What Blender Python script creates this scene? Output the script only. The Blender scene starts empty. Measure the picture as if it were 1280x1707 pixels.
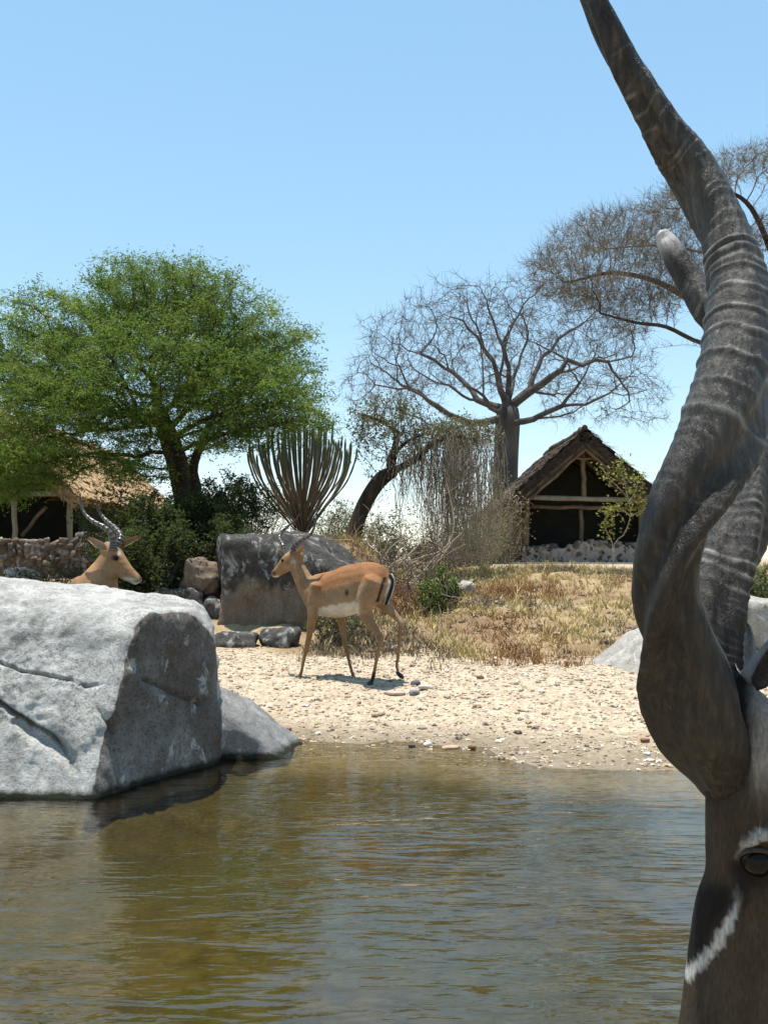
import bpy, bmesh, math, random
import numpy as np
from mathutils import Vector
R = math.radians
random.seed(7)
rng = np.random.default_rng(7)
scn = bpy.context.scene
COL = scn.collection

# ------------------------------------------------------------------ camera, world, sun, exposure
F, CX, CY, CAMZ = 1700.0, 640.0, 853.5, 1.10          # focal length in photo pixels, 1280 x 1707
PITCH = math.atan((930.0 - CY) / F)                  # horizon sits at row 930
cam = bpy.data.cameras.new('camera')
camo = bpy.data.objects.new('camera', cam); COL.objects.link(camo)
camo.location = (0, 0, CAMZ); camo.rotation_euler = (math.pi / 2 + PITCH, 0, 0)
cam.sensor_fit = 'VERTICAL'; cam.sensor_height = 36.0; cam.lens = 36.0 * F / 1707.0
cam.clip_start = 0.05; cam.clip_end = 5000
scn.camera = camo
scn.render.resolution_x, scn.render.resolution_y = 767, 1024

SUN = Vector((-0.10, 0.04, 0.99)).normalized()        # towards the sun: almost overhead, a little behind the subjects
world = bpy.data.worlds.new('World'); scn.world = world; world.use_nodes = True
wn = world.node_tree; wn.nodes.clear()
wo = wn.nodes.new('ShaderNodeOutputWorld'); bg = wn.nodes.new('ShaderNodeBackground'); sky = wn.nodes.new('ShaderNodeTexSky')
sky.sky_type = 'NISHITA'; sky.sun_disc = False
sky.sun_elevation = math.asin(SUN.z); sky.sun_rotation = math.atan2(SUN.x, SUN.y)
sky.altitude = 300; sky.air_density = 1.1; sky.dust_density = 0.0; sky.ozone_density = 4.0
bg.inputs[1].default_value = 0.15
gm = wn.nodes.new('ShaderNodeGamma'); gm.inputs[1].default_value = 0.50; hs = wn.nodes.new('ShaderNodeHueSaturation'); hs.inputs['Saturation'].default_value = 1.42; hs.inputs['Value'].default_value = 1.95; hs.inputs['Hue'].default_value = 0.49
wn.links.new(sky.outputs[0], gm.inputs[0]); wn.links.new(gm.outputs[0], hs.inputs['Color']); wn.links.new(hs.outputs[0], bg.inputs[0]); wn.links.new(bg.outputs[0], wo.inputs[0])
sl = bpy.data.lights.new('sun', 'SUN'); sl.energy = 5.0; sl.angle = R(0.53); sl.color = (1.0, 0.955, 0.88)
so = bpy.data.objects.new('sun', sl); COL.objects.link(so); so.location = (0, 0, 30)
so.rotation_euler = SUN.to_track_quat('Z', 'Y').to_euler()
scn.view_settings.view_transform = 'Standard'; scn.view_settings.look = 'None'
scn.view_settings.exposure = 0.64; scn.view_settings.gamma = 1.0; scn.view_settings.use_curve_mapping = False
scn.cycles.max_bounces = 8; scn.cycles.transparent_max_bounces = 12

# ------------------------------------------------------------------ helpers
cp, sp = math.cos(PITCH), math.sin(PITCH)
def ray(px, py):
    u, v = (px - CX) / F, (CY - py) / F
    return np.array([u, cp - v * sp, sp + v * cp])
def P(px, py, Y):
    """photo pixel -> point at world depth Y"""
    d = ray(px, py); t = Y / d[1]
    return np.array([d[0] * t, Y, CAMZ + d[2] * t])
def proj(v):
    v = np.asarray(v, float); x, y, z = v[..., 0], v[..., 1], v[..., 2] - CAMZ
    f = y * cp + z * sp; w = -y * sp + z * cp
    return CX + F * x / f, CY - F * w / f
def sstep(a, b, x):
    t = np.clip((np.asarray(x, float) - a) / (b - a), 0, 1); return t * t * (3 - 2 * t)
_perm = np.random.default_rng(3).random((64, 64, 64))
def vnoise(p):
    p = np.asarray(p, float); i = np.floor(p).astype(int); f = p - i; f = f * f * (3 - 2 * f)
    i0 = i & 63; i1 = (i + 1) & 63
    g = lambda a, b, c: _perm[a, b, c]
    x0, y0, z0 = i0[..., 0], i0[..., 1], i0[..., 2]; x1, y1, z1 = i1[..., 0], i1[..., 1], i1[..., 2]
    fx, fy, fz = f[..., 0], f[..., 1], f[..., 2]
    a = g(x0, y0, z0) * (1 - fx) + g(x1, y0, z0) * fx; b = g(x0, y1, z0) * (1 - fx) + g(x1, y1, z0) * fx
    c = g(x0, y0, z1) * (1 - fx) + g(x1, y0, z1) * fx; d = g(x0, y1, z1) * (1 - fx) + g(x1, y1, z1) * fx
    return ((a * (1 - fy) + b * fy) * (1 - fz) + (c * (1 - fy) + d * fy) * fz) * 2 - 1
def fbm(p, o=4):
    p = np.asarray(p, float); s = 0; a = 1.0
    for k in range(o): s = s + a * vnoise(p + 17.3 * k); p = p * 2.03; a *= 0.5
    return s
def tag(o, label=None, cat=None, group=None, kind=None):
    if label: o['label'] = label
    if cat: o['category'] = cat
    if group: o['group'] = group
    if kind: o['kind'] = kind
    return o
def thing(name, label, cat, loc=(0, 0, 0), group=None):
    o = bpy.data.objects.new(name, None); COL.objects.link(o); o.location = Vector(loc); o.empty_display_size = 0.1
    return tag(o, label, cat, group)
def link(name, me, mat, parent=None):
    o = bpy.data.objects.new(name, me); COL.objects.link(o)
    if mat is not None and not me.materials: me.materials.append(mat)
    if parent is not None:
        o.parent = parent; off = Vector((0, 0, 0)); q = parent
        while q is not None: off -= q.location; q = q.parent
        if len(me.vertices) and not me.get('local'): o.location = off         # vertices are in world space
    return o
def mk(name, V, Fc, mat, parent=None, smooth=True, cols=None):
    """numpy mesh: V (n,3); Fc (m,3|4) or list of such arrays"""
    V = np.asarray(V, np.float32); Fl = Fc if isinstance(Fc, list) and len(Fc) and isinstance(Fc[0], np.ndarray) else [Fc]
    Fl = [np.asarray(f, np.int32) for f in Fl if len(f)]
    me = bpy.data.meshes.new(name)
    nl = sum(f.size for f in Fl); nf = sum(len(f) for f in Fl)
    me.vertices.add(len(V)); me.vertices.foreach_set('co', V.ravel())
    me.loops.add(nl); me.polygons.add(nf)
    me.loops.foreach_set('vertex_index', np.concatenate([f.ravel() for f in Fl]))
    tot = np.concatenate([np.full(len(f), f.shape[1], np.int32) for f in Fl])
    me.polygons.foreach_set('loop_start', np.concatenate([[0], np.cumsum(tot)[:-1]]).astype(np.int32))
    me.polygons.foreach_set('use_smooth', np.full(nf, smooth, bool))
    me.update(calc_edges=True); me.validate()
    if cols is not None: setcol(me, cols)
    return link(name, me, mat, parent)
def setcol(me, cols):
    at = me.color_attributes.new('Col', 'FLOAT_COLOR', 'POINT')
    c = np.ones((len(me.vertices), 4), np.float32); c[:, :3] = cols
    at.data.foreach_set('color', c.ravel())
def nrm(v): v = np.asarray(v, float); return v / (np.linalg.norm(v, axis=-1, keepdims=True) + 1e-12)

# ------------------------------------------------------------------ materials
class NT:
    def __init__(s, name):
        s.m = bpy.data.materials.new(name); s.m.use_nodes = True; s.t = s.m.node_tree; s.t.nodes.clear()
        s.out = s.n('ShaderNodeOutputMaterial')
    def n(s, k, **kw):
        x = s.t.nodes.new(k)
        for a, b in kw.items(): setattr(x, a, b)
        return x
    def l(s, a, b): s.t.links.new(a, b)
    def coord(s, kind='Object', scale=None):
        c = s.n('ShaderNodeTexCoord').outputs[kind]
        if scale is not None:
            m = s.n('ShaderNodeMapping'); m.inputs['Scale'].default_value = scale; s.l(c, m.inputs['Vector']); c = m.outputs[0]
        return c
    def pos(s, scale=None):
        c = s.n('ShaderNodeNewGeometry').outputs['Position']
        if scale is not None:
            m = s.n('ShaderNodeMapping'); m.inputs['Scale'].default_value = scale; s.l(c, m.inputs['Vector']); c = m.outputs[0]
        return c
    def noise(s, vec, scale, detail=5, rough=0.6, dist=0.0):
        x = s.n('ShaderNodeTexNoise'); s.l(vec, x.inputs['Vector']); x.inputs['Scale'].default_value = scale
        x.inputs['Detail'].default_value = detail; x.inputs['Roughness'].default_value = rough; x.inputs['Distortion'].default_value = dist
        return x.outputs['Fac']
    def ramp(s, fac, stops):
        x = s.n('ShaderNodeValToRGB'); e = x.color_ramp.elements
        while len(e) < len(stops): e.new(0.5)
        for q, (p, c) in zip(e, stops): q.position = p; q.color = (*c, 1) if not isinstance(c, (int, float)) else (c, c, c, 1)
        s.l(fac, x.inputs['Fac']); return x.outputs['Color']
    def mix(s, fac, a, b, mode='MIX'):
        x = s.n('ShaderNodeMix', data_type='RGBA', blend_type=mode)
        for v, i in ((fac, x.inputs[0]), (a, x.inputs[6]), (b, x.inputs[7])):
            if isinstance(v, (int, float)): i.default_value = v
            elif isinstance(v, tuple): i.default_value = (*v, 1)
            else: s.l(v, i)
        return x.outputs[2]
    def math(s, op, a, b=None):
        x = s.n('ShaderNodeMath', operation=op)
        for v, i in ((a, x.inputs[0]), (b, x.inputs[1])):
            if v is None: continue
            if isinstance(v, (int, float)): i.default_value = v
            else: s.l(v, i)
        return x.outputs[0]
    def bump(s, h, strength=0.5, dist=0.01, prev=None):
        x = s.n('ShaderNodeBump'); x.inputs['Strength'].default_value = strength; x.inputs['Distance'].default_value = dist
        s.l(h, x.inputs['Height'])
        if prev is not None: s.l(prev, x.inputs['Normal'])
        return x.outputs[0]
    def done(s, col, rough=0.85, normal=None, spec=0.3, trans=None):
        b = s.n('ShaderNodeBsdfPrincipled')
        if isinstance(col, tuple): b.inputs['Base Color'].default_value = (*col, 1)
        else: s.l(col, b.inputs['Base Color'])
        if isinstance(rough, (int, float)): b.inputs['Roughness'].default_value = rough
        else: s.l(rough, b.inputs['Roughness'])
        b.inputs['Specular IOR Level'].default_value = spec
        if normal is not None: s.l(normal, b.inputs['Normal'])
        sh = b.outputs[0]
        if trans:
            t = s.n('ShaderNodeBsdfTranslucent'); s.l(s.mix(0.5, col, (0.30, 0.42, 0.06)), t.inputs[0])
            mx = s.n('ShaderNodeMixShader'); mx.inputs[0].default_value = trans; s.l(sh, mx.inputs[1]); s.l(t.outputs[0], mx.inputs[2]); sh = mx.outputs[0]
        s.l(sh, s.out.inputs[0]); return s.m

def m_simple(name, stops, scale=8, detail=6, rough=0.9, bump=0.4, bd=0.01, bscale=None, stretch=None, spec=0.25):
    t = NT(name); c = t.pos(stretch); n = t.noise(c, scale, detail, 0.65)
    col = t.ramp(n, stops); b = t.noise(c, bscale or scale * 3, 5, 0.7)
    return t.done(col, rough, t.bump(b, bump, bd), spec)
def m_vcol(name, rough=0.8, scale=60, amt=0.35, bump=0.3, bd=0.004, trans=None, stretch=None, spec=0.2):
    """colour attribute of the object itself (coat pattern, leaf-to-leaf variation) with fine procedural mottling"""
    t = NT(name); a = t.n('ShaderNodeAttribute', attribute_name='Col').outputs['Color']
    c = t.pos(stretch); n = t.noise(c, scale, 4, 0.7)
    k = t.ramp(n, [(0.25, 1 - amt), (0.75, 1.0)]); col = t.mix(1.0, a, k, 'MULTIPLY')
    return t.done(col, rough, t.bump(n, bump, bd) if bump else None, spec, trans)

def m_rock(name, lo, mid, hi, patina, lichen, wet=False, scour=None, side=False, pat_lo=0.45, pat_hi=0.6, scale=1.0, lich=(0.60, 0.66)):
    t = NT(name); c = t.pos()
    big = t.noise(c, 1.7 * scale, 5, 0.6, 0.3); med = t.noise(c, 9 * scale, 8, 0.72); fine = t.noise(c, 70 * scale, 4, 0.8)
    col = t.ramp(med, [(0.28, lo), (0.5, mid), (0.72, hi)])
    sp_ = t.ramp(fine, [(0.38, 0.22), (0.50, 1.0)]); col = t.mix(t.ramp(t.noise(c, 3.1 * scale, 4, 0.6), [(0.35, 0.15), (0.65, 0.85)]), col, sp_, 'MULTIPLY'); col = t.mix(0.55, col, t.ramp(t.noise(t.pos((1, 1, 0.13)), 5.5 * scale, 5, 0.65), [(0.36, 0.45), (0.5, 1.0)]), 'MULTIPLY')
    col = t.mix(t.ramp(big, [(pat_lo, 0.0), (pat_hi, 1.0)]), col, t.mix(0.6, patina, sp_, 'MULTIPLY'))
    lm = t.noise(t.pos((1, 1, 0.6)), 5.5 * scale, 7, 0.7, 0.6)
    col = t.mix(t.ramp(lm, [(lich[0], 0.0), (lich[1], 0.85)]), col, lichen)
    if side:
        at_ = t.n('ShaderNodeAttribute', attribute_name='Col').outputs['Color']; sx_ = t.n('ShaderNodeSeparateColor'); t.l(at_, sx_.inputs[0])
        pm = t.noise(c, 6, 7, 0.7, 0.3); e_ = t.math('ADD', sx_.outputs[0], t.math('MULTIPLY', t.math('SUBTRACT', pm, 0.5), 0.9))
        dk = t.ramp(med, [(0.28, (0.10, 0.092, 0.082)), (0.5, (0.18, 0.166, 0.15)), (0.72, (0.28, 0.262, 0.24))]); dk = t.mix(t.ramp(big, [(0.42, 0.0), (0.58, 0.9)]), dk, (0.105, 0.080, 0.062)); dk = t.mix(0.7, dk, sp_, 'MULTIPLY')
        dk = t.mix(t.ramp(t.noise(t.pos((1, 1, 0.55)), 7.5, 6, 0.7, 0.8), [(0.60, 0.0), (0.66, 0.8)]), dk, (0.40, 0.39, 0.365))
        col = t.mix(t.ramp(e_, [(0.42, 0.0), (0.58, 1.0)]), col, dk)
    if scour:
        z = t.n('ShaderNodeSeparateXYZ'); t.l(t.pos(), z.inputs[0]); zn = t.noise(t.pos((1, 1, 0.35)), 4.5, 6, 0.65)
        zz = t.math('ADD', z.outputs[2], t.math('MULTIPLY', t.math('SUBTRACT', zn, 0.5), 0.9))
        brown = t.mix(0.7, t.ramp(t.noise(t.pos((1, 1, 0.2)), 9, 6, 0.7), [(0.3, (0.10, 0.075, 0.055)), (0.5, (0.17, 0.13, 0.095)), (0.7, (0.24, 0.19, 0.14))]), sp_, 'MULTIPLY')
        col = t.mix(t.ramp(zz, [(scour - 0.05, 1.0), (scour + 0.08, 0.0)]), col, brown)
    if wet:
        z = t.n('ShaderNodeSeparateXYZ'); t.l(c, z.inputs[0])
        zz = t.math('ADD', z.outputs[2], t.math('MULTIPLY', t.math('SUBTRACT', med, 0.5), 0.05))
        w = t.ramp(zz, [(0.016, 1.0), (0.042, 0.0)]); under = t.ramp(t.math('ADD', zz, 0.5), [(0.44, 1.0), (0.49, 0.0)]); col = t.mix(w, col, t.mix(under, (0.018, 0.019, 0.010), (0.36, 0.31, 0.20)))
    b1 = t.bump(med, 0.8, 0.035); b2 = t.bump(fine, 0.8, 0.008, b1)
    return t.done(col, 0.9, b2, 0.25)

M = {}
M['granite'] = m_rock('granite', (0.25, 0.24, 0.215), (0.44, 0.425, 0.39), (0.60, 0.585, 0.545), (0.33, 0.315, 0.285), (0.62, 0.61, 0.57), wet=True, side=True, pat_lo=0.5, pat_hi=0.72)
M['patina'] = m_rock('weathered_granite', (0.085, 0.078, 0.07), (0.155, 0.14, 0.125), (0.23, 0.21, 0.19), (0.125, 0.092, 0.07), (0.46, 0.45, 0.42), wet=True, pat_lo=0.42, pat_hi=0.60, lich=(0.60, 0.65))
M['greygranite'] = m_rock('grey_granite', (0.17, 0.165, 0.155), (0.28, 0.275, 0.26), (0.40, 0.39, 0.37), (0.22, 0.21, 0.20), (0.48, 0.47, 0.44), wet=True, scale=1.6)
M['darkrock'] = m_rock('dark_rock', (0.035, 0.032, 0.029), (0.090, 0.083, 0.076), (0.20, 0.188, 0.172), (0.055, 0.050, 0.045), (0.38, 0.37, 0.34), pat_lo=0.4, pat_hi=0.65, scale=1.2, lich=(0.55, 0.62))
M['scoured'] = m_rock('scoured_dark_rock', (0.024, 0.022, 0.020), (0.066, 0.061, 0.055), (0.16, 0.15, 0.135), (0.040, 0.036, 0.032), (0.34, 0.33, 0.30), scour=0.80, pat_lo=0.4, pat_hi=0.65, scale=1.2, lich=(0.54, 0.62))
M['brownrock'] = m_rock('brown_rock', (0.15, 0.11, 0.08), (0.22, 0.165, 0.12), (0.30, 0.24, 0.18), (0.13, 0.095, 0.07), (0.33, 0.29, 0.23), scale=1.0, lich=(0.66, 0.75))
M['palerock'] = m_rock('pale_rock', (0.30, 0.28, 0.25), (0.46, 0.43, 0.38), (0.58, 0.55, 0.50), (0.36, 0.33, 0.28), (0.62, 0.60, 0.56), scale=1.5)
M['bark'] = m_simple('dark_bark', [(0.3, (0.018, 0.014, 0.010)), (0.55, (0.048, 0.036, 0.026)), (0.75, (0.095, 0.075, 0.055))], 9, 6, 0.95, 0.9, 0.03, 16, (1, 1, 0.25))
M['greybark'] = m_simple('grey_bark', [(0.3, (0.042, 0.038, 0.036)), (0.55, (0.082, 0.074, 0.068)), (0.75, (0.135, 0.122, 0.11))], 3, 6, 0.9, 0.6, 0.04, 8, (1, 1, 0.35))
M['twig'] = m_simple('dry_twig', [(0.3, (0.06, 0.042, 0.034)), (0.55, (0.115, 0.083, 0.063)), (0.75, (0.185, 0.14, 0.105))], 2.0, 4, 0.95, 0.0)
M['greytwig'] = m_simple('grey_twig', [(0.3, (0.055, 0.047, 0.044)), (0.7, (0.12, 0.104, 0.095))], 2.0, 4, 0.95, 0.0)
M['browntwig'] = m_simple('brown_twig', [(0.3, (0.10, 0.078, 0.058)), (0.55, (0.17, 0.135, 0.10)), (0.75, (0.26, 0.21, 0.155))], 2.0, 4, 0.95, 0.0)
M['deadwood'] = m_simple('bleached_wood', [(0.3, (0.17, 0.13, 0.095)), (0.55, (0.30, 0.24, 0.18)), (0.75, (0.44, 0.37, 0.29))], 5, 4, 0.95, 0.3, 0.01)
M['pole'] = m_simple('wooden_pole', [(0.3, (0.065, 0.046, 0.028)), (0.6, (0.14, 0.10, 0.062))], 5, 5, 0.85, 0.4, 0.01, 20, (1, 1, 0.3))
M['palepole'] = m_simple('pale_pole', [(0.3, (0.12, 0.10, 0.065)), (0.6, (0.20, 0.175, 0.115))], 5, 5, 0.85, 0.4, 0.01, 20, (1, 1, 0.3))
M['thatch_dark'] = m_simple('old_thatch', [(0.3, (0.03, 0.021, 0.017)), (0.55, (0.075, 0.054, 0.041)), (0.75, (0.15, 0.112, 0.083))], 7, 8, 0.95, 0.9, 0.05, 26, (1, 0.4, 1.6))
M['thatch_gold'] = m_simple('golden_thatch', [(0.28, (0.17, 0.10, 0.05)), (0.5, (0.42, 0.28, 0.145)), (0.75, (0.60, 0.43, 0.25))], 6, 8, 0.95, 0.9, 0.05, 22, (1, 0.6, 1.6))
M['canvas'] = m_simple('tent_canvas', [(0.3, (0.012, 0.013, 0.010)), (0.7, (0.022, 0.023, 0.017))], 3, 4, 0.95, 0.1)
M['canvas_brown'] = m_simple('brown_canvas', [(0.3, (0.085, 0.055, 0.035)), (0.7, (0.14, 0.095, 0.06))], 2.5, 5, 0.95, 0.2, 0.02)
M['mortar'] = m_simple('mortar', [(0.3, (0.19, 0.16, 0.14)), (0.7, (0.30, 0.26, 0.225))], 6, 5, 0.95, 0.4, 0.02)
M['wallstone'] = m_simple('wall_stone', [(0.3, (0.10, 0.078, 0.066)), (0.5, (0.18, 0.145, 0.125)), (0.7, (0.26, 0.22, 0.19))], 3.1, 5, 0.95, 0.4, 0.02, 15)
M['wallstone_dark'] = m_simple('dark_wall_stone', [(0.3, (0.03, 0.027, 0.026)), (0.7, (0.075, 0.066, 0.06))], 3, 5, 0.95, 0.4, 0.02, 15)
M['wallstone_brown'] = m_simple('brown_wall_stone', [(0.3, (0.05, 0.038, 0.028)), (0.5, (0.105, 0.079, 0.058)), (0.7, (0.17, 0.132, 0.10))], 2.7, 5, 0.95, 0.4, 0.02, 15)
M['leaf'] = m_vcol('acacia_leaf', 0.6, 3.0, 0.15, 0.0, trans=0.35)
M['shrubleaf'] = m_vcol('shrub_leaf', 0.65, 3.0, 0.15, 0.0, trans=0.2)
M['grass'] = m_vcol('dry_grass', 0.85, 3.0, 0.2, 0.0, trans=None)
M['gravel'] = m_vcol('river_gravel', 0.85, 90, 0.3, 0.2, 0.002)
M['stone'] = m_vcol('stone', 0.88, 45, 0.4, 0.4, 0.004)
M['succulent'] = m_vcol('succulent_stem', 0.6, 12, 0.35, 0.3, 0.01)
M['coat'] = m_vcol('antelope_coat', 0.8, 110, 0.42, 0.6, 0.006, stretch=(1, 1, 0.5))
M['hair'] = m_vcol('kudu_coat', 0.8, 300, 0.62, 0.8, 0.003, stretch=(1.2, 1.2, 0.30), spec=0.15)
M['ringhorn'] = m_vcol('ringed_horn', 0.33, 90, 0.4, 0.3, 0.002, spec=0.5)
M['hoof'] = m_simple('hoof', [(0.3, (0.012, 0.011, 0.010)), (0.7, (0.03, 0.027, 0.024))], 40, 3, 0.5, 0.2, 0.002)
M['lid'] = m_simple('eyelid_skin', [(0.3, (0.02, 0.016, 0.013)), (0.7, (0.045, 0.037, 0.03))], 200, 3, 0.75, 0.3, 0.001)
t = NT('eye'); M['eye'] = t.done((0.005, 0.0035, 0.0025), 0.10, None, 0.14)

def m_horn():
    t = NT('kudu_horn'); a = t.n('ShaderNodeAttribute', attribute_name='Col').outputs['Color']
    sx = t.n('ShaderNodeSeparateColor'); t.l(a, sx.inputs[0])
    c = t.pos(); st = t.noise(t.pos((1, 1, 0.22)), 130, 6, 0.7, 0.4); bl = t.noise(c, 14, 6, 0.65); fine = t.noise(c, 420, 3, 0.7)
    base = t.ramp(st, [(0.34, (0.0022, 0.0014, 0.0007)), (0.48, (0.010, 0.0066, 0.0034)), (0.60, (0.023, 0.0160, 0.0090)), (0.74, (0.062, 0.046, 0.029))])
    base = t.mix(t.ramp(bl, [(0.42, 0.0), (0.62, 0.7)]), base, t.ramp(st, [(0.4, (0.010, 0.0068, 0.0036)), (0.7, (0.034, 0.025, 0.0155))]))
    base = t.mix(t.math('MULTIPLY', sx.outputs[2], 0.75), base, t.ramp(st, [(0.35, (0.022, 0.020, 0.017)), (0.55, (0.060, 0.055, 0.047)), (0.72, (0.13, 0.12, 0.105))]))
    base = t.mix(t.math('MULTIPLY', sx.outputs[0], t.ramp(st, [(0.3, 0.35), (0.6, 1.0)])), base, (0.46, 0.44, 0.395))     # bright glints painted in as pale colour on the ring crests
    base = t.mix(sx.outputs[1], base, (0.46, 0.44, 0.41))                                                               # pale tip
    b = t.bump(st, 0.9, 0.005); b = t.bump(bl, 0.5, 0.006, b); b = t.bump(fine, 0.5, 0.0010, b)
    return t.done(base, t.ramp(bl, [(0.3, 0.33), (0.7, 0.50)]), b, 0.30)
M['horn'] = m_horn()

def m_ground():
    t = NT('riverbank_ground'); c = t.pos()
    a = t.n('ShaderNodeAttribute', attribute_name='Col').outputs['Color']; s = t.n('ShaderNodeSeparateColor'); t.l(a, s.inputs[0])
    big = t.noise(c, 0.9, 6, 0.65, 0.4); med = t.noise(c, 7, 8, 0.75); fine = t.noise(c, 55, 4, 0.8)
    v = t.n('ShaderNodeTexVoronoi'); v.inputs['Scale'].default_value = 42; t.l(c, v.inputs['Vector'])
    sand = t.ramp(med, [(0.3, (0.34, 0.262, 0.18)), (0.5, (0.46, 0.368, 0.26)), (0.7, (0.56, 0.468, 0.352))])
    sand = t.mix(0.45, sand, t.ramp(fine, [(0.3, 0.55), (0.6, 1.0)]), 'MULTIPLY')
    bw = t.n('ShaderNodeRGBToBW'); t.l(v.outputs['Color'], bw.inputs[0]); sand = t.mix(0.35, sand, bw.outputs[0], 'SOFT_LIGHT')
    soil = t.ramp(big, [(0.35, (0.21, 0.135, 0.075)), (0.5, (0.33, 0.232, 0.125)), (0.65, (0.42, 0.322, 0.18))])
    soil = t.mix(0.6, soil, t.ramp(med, [(0.3, 0.35), (0.6, 1.0)]), 'MULTIPLY')
    bed = t.ramp(med, [(0.3, (0.045, 0.032, 0.010)), (0.5, (0.095, 0.070, 0.024)), (0.7, (0.165, 0.122, 0.050))])
    bed = t.mix(t.ramp(big, [(0.4, 0.0), (0.6, 0.8)]), bed, t.ramp(fine, [(0.3, (0.040, 0.040, 0.008)), (0.6, (0.092, 0.085, 0.022))]))
    col = t.mix(s.outputs[0], sand, soil); col = t.mix(s.outputs[1], col, bed)
    wet = t.mix(0.62, sand, (0.10, 0.075, 0.045)); col = t.mix(s.outputs[2], col, wet)
    b = t.bump(med, 0.5, 0.03); b = t.bump(fine, 0.8, 0.01, b); b = t.bump(v.outputs['Distance'], 0.5, 0.008, b)
    return t.done(col, 0.92, b, 0.2)
M['ground'] = m_ground()

def m_water():
    t = NT('stream_water'); c = t.pos()
    w1 = t.noise(t.pos((0.62, 2.0, 1)), 5.0, 2, 0.5, 0.6)
    w2 = t.noise(t.pos((0.8, 2.4, 1)), 11, 2, 0.5, 0.5)
    w3 = t.noise(t.pos((1, 1.8, 1)), 40, 2, 0.5)
    calm = t.ramp(t.noise(t.pos((1, 1.3, 1)), 0.85, 3, 0.55), [(0.36, 0.25), (0.62, 1.0)])
    h1 = t.math('MULTIPLY', w1, calm); h2 = t.math('MULTIPLY', w2, calm)
    b = t.bump(h1, 1.0, 0.0130); b = t.bump(h2, 1.0, 0.0042, b); b = t.bump(w3, 0.5, 0.0005, b)
    fr = t.n('ShaderNodeFresnel'); fr.inputs['IOR'].default_value = 1.9; t.l(b, fr.inputs['Normal'])
    gl = t.n('ShaderNodeBsdfGlossy'); gl.inputs['Roughness'].default_value = 0.015; t.l(b, gl.inputs['Normal'])
    tr = t.n('ShaderNodeBsdfTransparent'); tr.inputs[0].default_value = (0.80, 0.79, 0.62, 1)
    mx = t.n('ShaderNodeMixShader'); t.l(fr.outputs[0], mx.inputs[0]); t.l(tr.outputs[0], mx.inputs[1]); t.l(gl.outputs[0], mx.inputs[2])
    t.l(mx.outputs[0], t.out.inputs[0]); return t.m
M['water'] = m_water()

# ------------------------------------------------------------------ terrain and water
def waterline(x): return 5.88 - 0.33 * x - 0.9 * sstep(-0.75, -1.3, x) + 0.045 * np.sin(x * 5.1 + 1) + 0.025 * np.sin(x * 13.7) + 0.012 * np.sin(x * 31)
def bankline(x): return 9.1 - 0.22 * np.clip(x, -1, 4) - 0.9 * sstep(-2.6, -3.4, x) * 0
def ground_z(x, y, fine=True):
    x = np.asarray(x, float); y = np.asarray(y, float)
    yw = waterline(x); d = y - yw
    z = np.where(d > 0, 0.16 * sstep(0, 1.9, d) + 0.035 * np.clip(d, 0, 4) * 0.5, 0.0)
    bed = -0.30 * sstep(0, 1.6, -d) - 0.03 * np.clip(-d, 0, 1)
    near = sstep(2.35, 1.2, y)
    bed = bed * (1 - near) + 0.13 * near
    z = np.where(d > 0, z, bed)
    yb = bankline(x); b = y - yb
    z = z + np.where(b > 0, 0.27 * sstep(-0.2, 2.2, b) + 0.36 * sstep(1.0, 7.0, b), 0)
    a = x / np.maximum(y, 1.0)
    mound = sstep(-0.275, -0.225, a) * (1 - sstep(-0.035, 0.02, a)) * sstep(10.9, 11.9, y) * (1 - sstep(19, 30, y))
    z = z * (1 - mound) + 1.22 * mound
    leftlow = sstep(-0.22, -0.28, a) * sstep(8, 10, y) * (1 - sstep(24, 25.2, y))
    z = z * (1 - leftlow) + 0.34 * leftlow
    far = sstep(20, 26, y); z = z * (1 - far) + 0.90 * far
    p = np.stack([x, y, 0 * x], -1)
    n = fbm(p * 0.9, 3) * 0.022 + fbm(p * 5.0, 3) * 0.015 * sstep(-0.3, 0.3, d)
    n = n * (1 + 2.2 * sstep(0, 1.5, b) * (1 - far)) * (1 - 0.85 * far)
    return z + n
def axis(a, b, n): return np.linspace(a, b, n)
gx = np.unique(np.concatenate([np.linspace(-3000, -80, 10), np.linspace(-80, -8, 40), np.linspace(-8, 8, 330), np.linspace(8, 80, 40), np.linspace(80, 3000, 10)]))
gy = np.unique(np.concatenate([np.linspace(-3000, -40, 8), np.linspace(-40, 0, 20), np.linspace(0, 18, 420), np.linspace(18, 60, 90), np.linspace(60, 300, 20), np.linspace(300, 3000, 10)]))
X, Y = np.meshgrid(gx, gy); Z = ground_z(X, Y)
V = np.stack([X, Y, Z], -1).reshape(-1, 3); nx = len(gx)
idx = np.arange(len(gy) * nx).reshape(len(gy), nx)
Fq = np.stack([idx[:-1, :-1], idx[:-1, 1:], idx[1:, 1:], idx[1:, :-1]], -1).reshape(-1, 4)
yb = bankline(V[:, 0]); dn = fbm(V * np.array([1.3, 1.3, 0]), 3) * 0.35
soil = sstep(-0.25, 0.35, V[:, 1] - yb + dn)
soil = np.maximum(soil, sstep(0.5, 0.9, V[:, 2])) * (1 - 0.75 * sstep(19, 24, V[:, 1]) * (V[:, 0] > 0))
bedm = sstep(0.01, -0.10, V[:, 2]); wetm = sstep(0.075, 0.0, V[:, 2] + 0.02 * dn) * (1 - bedm)
g = mk('ground', V, Fq, M['ground'], cols=np.stack([soil, bedm, wetm], -1)); tag(g, kind='structure')
wx = np.linspace(-14, 14, 2); wy = np.array([1.0, 8.5])
g = mk('water', [[-9, 0.9, 0], [9, 0.9, 0], [9, 7.6, 0], [-9, 7.6, 0]], [[0, 1, 2, 3]], M['water']); tag(g, kind='structure')

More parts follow.
